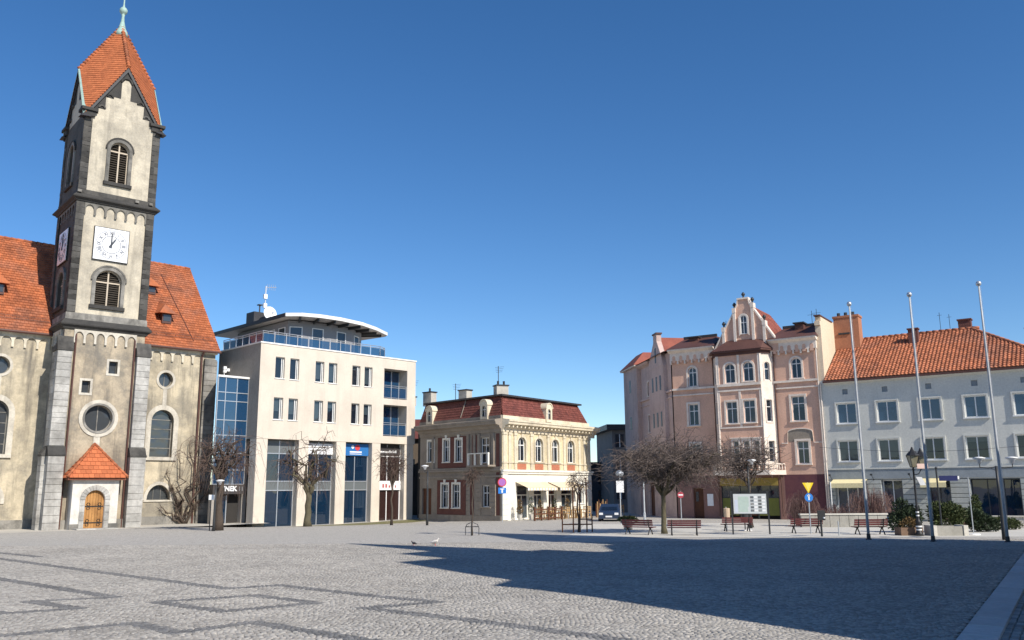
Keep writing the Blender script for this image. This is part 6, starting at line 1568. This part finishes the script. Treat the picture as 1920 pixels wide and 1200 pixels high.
m2 = MB(); m2.add([(-1.02, -.56, .82), (-1.02, .56, .82), (-.63, .50, 1.13), (-.63, -.50, 1.13)], [(0,1,2,3)]); m2.build('windscreen', M_glass, car)
m2 = MB(); m2.box(-1.745, -1.72, -.22, .22, .34, .44); m2.build('number_plate', M_signwhite, car)
# pigeons on the paving
def pigeon(lb, x, y, rz, mat, wmat, s=1.0):
    t = thing('pigeon', lb, 'bird', (x, y, .03), rz, 'pigeons on the paving'); t.scale = (s, s, s)
    XF.append(Matrix.Identity(4))
    m2 = MB()
    ringp = [(-.16, .085, .012), (-.11, .10, .035), (-.05, .115, .062), (.02, .125, .072), (.075, .145, .058), (.10, .175, .036), (.115, .205, .028), (.13, .225, .032), (.15, .228, .026), (.165, .222, .010), (.185, .216, .004)]
    m2.tube([(a, 0, b) for a, b, c in ringp], [c for a, b, c in ringp], 10); m2.build('body', mat, t, smooth=True)
    for sy in (-1, 1):
        m2 = MB(); m2.tube([(.06, sy*.05, .135), (0, sy*.066, .13), (-.09, sy*.045, .105), (-.17, sy*.02, .085)], [.022, .034, .024, .006], 6); m2.build('wing', wmat, t, smooth=True)
        m2 = MB(); m2.tube([(.01, sy*.025, .075), (.015, sy*.028, .0)], .006, 5); m2.tube([(.0, sy*.028, .004), (.045, sy*.034, .004)], .005, 4); m2.build('leg', M_red, t)
    m2 = MB(); m2.add([(-.14, -.03, .085), (-.14, .03, .085), (-.25, .04, .065), (-.25, -.04, .065), (-.14, 0, .098), (-.25, 0, .072)], [(0,3,5,4), (4,5,2,1), (0,1,2,3)]); m2.build('tail', wmat, t)
    XF.pop()
pigeon('dark pigeon walking at the tip of the big shadow', -3.97, 35.5, 200, plain('pigeon_dark', (.04,.04,.05), .6), plain('pigeon_wing_dark', (.025,.025,.03), .6), .7)
pigeon('pale pigeon right of the dark one near the shadow edge', -3.13, 35.4, 20, plain('pigeon_pale', (.55,.52,.48), .6), plain('pigeon_wing', (.32,.31,.31), .6), 1.1)
# tree guards
tg = thing('tree_guard', 'hooped metal guard around the slim young tree in mid square', 'tree guard', (-2.02, 43.24, 0))
for a in range(3):
    an = R(120*a+30); m2 = MB(); c, s = math.cos(an), math.sin(an)
    m2.tube([(c*.38, s*.38, 0), (c*.38, s*.38, .35), (c*.30, s*.30, .52), (c*.08, s*.08, .60)], .018, 6); m2.build('hoop', M_darkmet, tg)
m2 = MB(); m2.tube([(.33*math.cos(R(t)), .33*math.sin(R(t)), .42) for t in range(0, 361, 20)], .012, 5); m2.build('ring', M_darkmet, tg)
ts = thing('tree_stakes', 'timber stakes and rail around the young tree before the cafe', 'tree stakes', (3.34, 45.6, 0))
for x, y, h in ((-.82, .1, .95), (-.28, -.25, 2.3), (.10, .25, 2.0), (.42, -.15, 2.75), (.72, .2, .9)): m2 = MB(); m2.tube([(x, y, 0), (x, y, h)], .035, 6); m2.build('stake', M_woodbr, ts)
m2 = MB(); m2.box(-.82, .72, .08, .14, .36, .42); m2.build('rail', M_woodbr, ts)
m2 = MB(); m2.box(.1, .72, .16, .22, .62, .68); m2.build('rail', M_woodbr, ts)
# small white sign box on a post in front of the pollard tree
t = thing('plate_post', 'thin post with small white plate beside the pollard tree', 'post', (-17.2, 50.2, 0)); post(t, 1.9, .03, M_darkmet); m2 = MB(); m2.box(-.12, .22, -.05, -.02, 1.72, 2.0); m2.build('plate', M_signwhite, t)
# banner frame by the grey building
t = thing('banner_stand', 'white tripod banner stand before the grey shop window', 'stand', (20.7, 57.4, 0))
for dx, dy in ((-.35, 0), (.35, 0), (0, .35)): m2 = MB(); m2.tube([(dx, dy, 0), (0, 0, .6)], .025, 5); m2.build('foot', M_signwhite, t)
m2 = MB(); m2.tube([(0, 0, .4), (0, 0, 2.5)], .03, 6); m2.build('pole', M_signwhite, t)
# overhead tram style cable between the facades
cab = MB(); A, B = Vector((20.9, 59.5, 4.85)), Vector((31.5, 52.0, 4.6))
cab.tube([tuple(A.lerp(B, i/12)-Vector((0, 0, .35*math.sin(math.pi*i/12)))) for i in range(13)], .012, 4)
tag(cab.build('overhead_cable', M_darkmet), 'thin cable strung along the grey building between the window rows', 'cable')

# ------------------------------------------------------------------ bare trees and shrubs
M_bark = surf('dark_bark', (.085,.065,.05), (.045,.035,.03), .6, 3, .3, bump=.6, bsc=20)
M_barkg = surf('mossy_bark', (.12,.105,.065), (.07,.06,.04), .6, 3, .3, bump=.6, bsc=20)
M_twig = surf('brown_twig', (.115,.078,.062), (.07,.05,.045), .5, 2, bump=.2)
M_twigr = surf('grey_brown_twig', (.15,.118,.103), (.08,.065,.058), .5, 2, bump=.2)
def wob(rnd, a, b, n, amp, sag=0):
    a, b = Vector(a), Vector(b); L = (b-a).length; out = []
    for i in range(n+1):
        t = i/n; p = a.lerp(b, t); k = math.sin(math.pi*t)*amp*L
        p += Vector((rnd.uniform(-k, k), rnd.uniform(-k, k), rnd.uniform(-k, k)+sag*math.sin(math.pi*t)*L)); out.append(p)
    return out
def bare_tree(name, label, loc, th, r, cen, rad, nl, ns, nt, tl, droop=0, seed=1, bark=None, tw=None, wobl=.1, lean=(0, 0), twr=.009, cat='tree', secr=.02, shell=.0, group=None):
    """trunk, crooked limbs, branches and twigs filling an uneven ellipsoid crown (cen, rad relative to the base)"""
    rnd = random.Random(seed); t = thing(name, label, cat, loc)
    if group: t['group'] = group
    top = Vector((lean[0], lean[1], th)); cen = Vector(cen)
    bump_ = [(rnd.uniform(0, 6.28), rnd.uniform(0, 3.1), rnd.uniform(.12, .3)) for _ in range(7)]
    def env(d):
        az = math.atan2(d.y, d.x); k = 1.
        for a, b, s in bump_: k += s*.5*math.cos(2*(az-a))*math.sin(b+3*d.z)
        return k
    def inside(f0, f1):
        d = Vector((rnd.gauss(0, 1), rnd.gauss(0, 1), rnd.gauss(0, 1))).normalized()
        f = rnd.uniform(f0, f1)**.5*env(d); return cen+Vector((d.x*rad[0]*f, d.y*rad[1]*f, d.z*rad[2]*f))
    m2 = MB(); tp = wob(rnd, (0, 0, -.05), top, 5, .035); tp[0] = Vector((0, 0, -.05))
    m2.tube(tp, [r*1.5, r*1.08, r, r*.95, r*.9, r*.85], 10)
    limbs = []
    for i in range(nl):
        d = Vector((math.cos(6.283*(i+rnd.uniform(-.3, .3))/nl), math.sin(6.283*(i+rnd.uniform(-.3, .3))/nl), rnd.uniform(-.1, .9))).normalized()
        e = cen+Vector((d.x*rad[0], d.y*rad[1], d.z*rad[2]))*rnd.uniform(.55, .85)
        st = Vector(tp[-1])-Vector((0, 0, rnd.uniform(0, th*.12)))
        pth = wob(rnd, st, e, 7, wobl, .10); limbs.append(pth)
        k = rnd.uniform(.45, .7); m2.tube(pth, [r*k*(1-.78*j/7) for j in range(8)], 7)
    m2.build('trunk', bark or M_bark, t, smooth=True)
    m3 = MB(); secs = []
    for i in range(ns):
        l = rnd.choice(limbs); j = rnd.randint(2, 7); st = l[j]
        e = inside(.35, 1.0); 
        if (e-st).length > max(rad)*1.0: e = st+(e-st)*.6
        pth = wob(rnd, st, e, 4, wobl*1.2, .06-droop*.1); secs.append(pth)
        m3.tube(pth, [secr, secr*.85, secr*.7, secr*.55, secr*.4], 4)
    for i in range(nt):
        s = rnd.choice(secs); j = rnd.randint(1, 4); st = s[j]
        d = (st-cen); d = d.normalized() if d.length > .01 else Vector((0, 0, 1))
        d = (d*.5+Vector((rnd.gauss(0, .6), rnd.gauss(0, .6), rnd.gauss(.15, .6)))).normalized(); L = tl*rnd.uniform(.5, 1.3)
        a = st+d*L*.55+Vector((0, 0, -droop*L*.15)); b = st+d*L*.85+Vector((0, 0, -droop*L*.75))
        m3.tube([st, a, b], [twr, twr*.8, twr*.45], 3, False)
    m3.build('crown', tw or M_twig, t)
    return t
bare_tree('bare_tree', 'big spreading bare tree with dense drooping twigs among the benches', (7.38, 43.45, 0), 2.0, .125, (.3, 0, 3.45), (3.75, 2.9, 1.5), 11, 700, 4600, .50, .25, 11, M_barkg, M_twigr, .12, twr=.0075, secr=.015)
bare_tree('bare_tree', 'smaller bare tree rising behind the map board before the bay window', (13.3, 49.6, 0), 2.3, .10, (-.3, 0, 3.7), (2.7, 1.8, 1.35), 8, 190, 1100, .5, .3, 12, M_bark, M_twigr, .10, twr=.010)
bare_tree('pollard_tree', 'thick gnarled pollard tree before the glass stairwell', (-16.9, 50.7, 0), 2.9, .23, (.2, 0, 4.4), (2.6, 1.4, 1.5), 7, 48, 420, .95, 1.5, 23, M_bark, M_twig, .16, twr=.010, secr=.035)
bare_tree('gnarled_tree', 'crooked forked bare tree before the office block pillars', (-13.05, 56.2, gz(-13.05, 56.2)), 2.1, .20, (-.3, 0, 4.3), (2.9, .9, 1.8), 5, 40, 330, 1.0, 1.1, 31, M_barkg, M_twig, .17, twr=.010, secr=.035)
bare_tree('young_tree', 'thin stemmed bare tree with fan crown before the dark shop', (-7.85, 57.0, gz(-7.85, 57)), 2.6, .07, (.0, 0, 4.0), (1.4, 1.1, 1.15), 7, 70, 420, .6, .2, 41, M_bark, M_twig, .07, twr=.010, secr=.018)
bare_tree('slender_tree', 'slim young tree inside the hooped guard in mid square', (-2.02, 43.24, 0), 2.45, .04, (.0, 0, 2.95), (.52, .5, .55), 5, 34, 210, .35, .5, 51, M_bark, M_twig, .08, twr=.008, secr=.012)
bare_tree('staked_tree', 'small bare tree tied to timber stakes before the cafe', (3.34, 45.6, 0), 1.95, .05, (.08, 0, 2.55), (.72, .65, .60), 5, 40, 260, .35, .5, 52, M_bark, M_twig, .10, twr=.009, secr=.014)
# bare climber on the church wall
vt = thing('wall_climber', 'leafless dark climber branching up the church corner', 'plant', (-28.03, 56.69, 0), 43)
rnd = random.Random(61); m2 = MB(); st = Vector((6.9, -.30, 0)); ends = []
for (u, z) in ((5.9, 2.6), (6.3, 4.6), (7.0, 5.6), (7.9, 4.2), (8.6, 5.2), (5.3, 1.2), (8.3, 2.2), (5.5, 3.4)):
    pth = wob(rnd, st+Vector((rnd.uniform(-.2, .2), 0, 0)), Vector((u, -.25 if u < 7.6 else -.55, z)), 8, .13, .0)
    for p in pth: p.y = min(p.y, -.16) if p.x < 7.6 else min(p.y, -.42)
    m2.tube(pth, [.085-.008*j for j in range(9)], 6); ends.append(pth)
m2.build('stem', M_bark, vt, smooth=True); m3 = MB()
for i in range(520):
    p = rnd.choice(rnd.choice(ends)[2:]); d = Vector((rnd.gauss(0, .6), rnd.uniform(-.5, .02), rnd.gauss(.1, .6))).normalized(); L = rnd.uniform(.2, .7)
    m3.tube([p, p+d*L*.5+Vector((0, 0, -.02)), p+d*L+Vector((0, 0, -.12*L))], [.010, .008, .005], 3, False)
m3.build('twigs', M_twig, vt)
def wisp(name, label, loc, rx, ry, h, n, seed, mat, cat='shrub'):
    "fountain of thin arching stems"
    rnd = random.Random(seed); t = thing(name, label, cat, loc); m2 = MB()
    for i in range(n):
        a = rnd.uniform(0, 6.283); f = math.sqrt(rnd.random()); b = Vector((math.cos(a)*rx*.35*f, math.sin(a)*ry*.35*f, 0)); L = h*rnd.uniform(.45, 1.05)*(1.1-.35*f)
        e = Vector((math.cos(a)*rx*f, math.sin(a)*ry*f, 0))
        p1 = b.lerp(e, .35)+Vector((0, 0, L*.75)); p2 = b.lerp(e, .75)+Vector((0, 0, L)); p3 = e+Vector((rnd.gauss(0, .05), rnd.gauss(0, .05), L*rnd.uniform(.35, .8)))
        m2.tube([b, p1, p2, p3], [.010, .008, .007, .004], 3, False)
    m2.build('stems', mat, t); return t
M_straw = surf('rusty_stem', (.27,.17,.145), (.17,.11,.095), .5, 2, bump=.1)
wisp('arching_shrub', 'reddish arching leafless shrub before the maroon wall', (16.6, 50.8, 0), 1.15, .8, 2.0, 420, 71, M_straw)
wisp('arching_shrub', 'reddish leafless shrub left of the black lantern', (20.6, 51.0, 0), 1.5, .9, 2.25, 520, 72, M_straw)
wisp('arching_shrub', 'low reddish shrub below the cream shop awning', (18.8, 51.4, 0), 1.1, .8, 1.3, 260, 73, M_straw)
wisp('arching_shrub', 'sparse reddish shrub behind the thin pole at right', (24.6, 48.6, 0), 1.2, .7, 1.0, 320, 74, M_straw)
def leafy(name, label, loc, lobes, n, seed, mat, leaf=.085, parent=None, cat='shrub'):
    "evergreen: leaf sprays through a set of uneven lobes, over short stems"
    rnd = random.Random(seed); t = parent or thing(name, label, cat, loc); m2 = MB(); ws = [l[3]*l[4]*l[5] for l in lobes]
    for i in range(n):
        c = rnd.choices(lobes, ws)[0]; d = Vector((rnd.gauss(0, 1), rnd.gauss(0, 1), rnd.gauss(.15, 1))).normalized(); f = rnd.uniform(.25, 1.08)**.45
        p = Vector((c[0]+d.x*c[3]*f, c[1]+d.y*c[4]*f, max(.02, c[2]+d.z*c[5]*f)))
        a = (d+Vector((rnd.gauss(0, .5), rnd.gauss(0, .5), rnd.gauss(.35, .4)))).normalized(); s = a.orthogonal().normalized(); s = (s*math.cos(i)+a.cross(s)*math.sin(i)); L = leaf*rnd.uniform(.7, 1.6)
        m2.add([tuple(p), tuple(p+a*L*.6+s*L*.3), tuple(p+a*L*1.3), tuple(p+a*L*.6-s*L*.3)], [(0,1,2,3)])
    m2.build('foliage', mat, t)
    m3 = MB()
    for c in lobes:
        m3.tube([(c[0]*.5, c[1]*.5, 0), (c[0], c[1], c[2])], [.035, .015], 5)
    m3.build('stem', M_bark, t); return t
M_jun = surf('juniper_leaf', (.075,.095,.035), (.035,.05,.02), .6, 2.5, bump=0, island=.45, rough=.7)
M_jund = surf('dark_conifer_leaf', (.04,.06,.03), (.02,.03,.018), .6, 2.5, bump=0, island=.45, rough=.7)
leafy('juniper', 'dark green conifer shrub left of the black lantern post', (19.1, 43.1, 0), [(0, 0, .55, .65, .5, .55), (-.2, 0, 1.1, .4, .35, .5), (.35, .1, .8, .45, .4, .45), (-.5, 0, .5, .4, .35, .4)], 3600, 81, M_jund, .09)
leafy('juniper', 'bright spreading juniper behind the concrete planter', (21.0, 43.0, 0), [(0, 0, .6, .75, .55, .55), (-.4, 0, .95, .45, .4, .45), (.5, 0, .85, .45, .4, .4), (.1, -.2, 1.05, .4, .35, .35)], 4200, 82, M_jun, .09)
leafy('juniper', 'low dark juniper right of the spreading one', (22.7, 43.2, 0), [(0, 0, .45, .6, .5, .42), (-.3, 0, .7, .35, .3, .42), (.5, 0, .35, .4, .4, .3)], 2600, 83, M_jund, .085)
leafy('juniper', 'upright narrow conifer beside the dark shop window', (24.2, 46.4, 0), [(0, 0, .6, .32, .3, .6), (.05, 0, 1.2, .22, .2, .5)], 1600, 84, M_jun, .085)
leafy('juniper', 'small spreading green shrub at the foot of the white planter wall', (24.9, 45.2, 0), [(0, 0, .3, .7, .5, .3), (.5, 0, .25, .4, .4, .22)], 1500, 85, M_jun, .08)
leafy('clipped_shrub', 'low trimmed shrub growing in the stone bowl planter', (6.2, 48.0, .42), [(0, 0, .12, .42, .4, .16), (.25, .0, .1, .3, .3, .14), (-.25, 0, .1, .3, .3, .14)], 1300, 86, M_jun, .06)
leafy('planter_plant', 'dry brown plant in the planter at the lantern foot', (18.05, 40.6, .3), [(0, 0, .15, .42, .28, .16), (.1, 0, .3, .25, .2, .15)], 500, 87, surf('dry_leaf', (.17,.11,.045), (.1,.06,.03), .5, 2, bump=0, island=.4), .07)
for i, (u, hh, lb) in enumerate(((1.1, 1.5, 'slim potted bush by the first cafe window'), (2.45, 1.75, 'dark cone shaped potted conifer in the cafe window'), (3.6, 1.4, 'wicker potted plant between the cafe window and door'), (5.45, 1.5, 'green potted bush beside the brown cafe door'), (7.2, 1.5, 'dry potted plant right of the brown cafe door'))):
    x, y, _ = F(u, -.75); t = thing('potted_plant', lb, 'plant', (x, y, 0), 52.5, 'potted plants along the cafe front')
    m2 = MB(); m2.lathe([(.13, 0), (.19, .38), (.20, .40), (.15, .40)], (0, 0, 0), 10); m2.build('pot', M_concl, t)
    leafy('', '', None, [(0, 0, .4+(hh-.4)*.3, .2, .2, .3), (0, 0, .4+(hh-.4)*.65, .13 if i == 1 else .18, .13, .35)], 420, 90+i, M_jund if i in (1, 3) else surf('dry_leaf', (.17,.11,.045), bump=0), .06, parent=t)
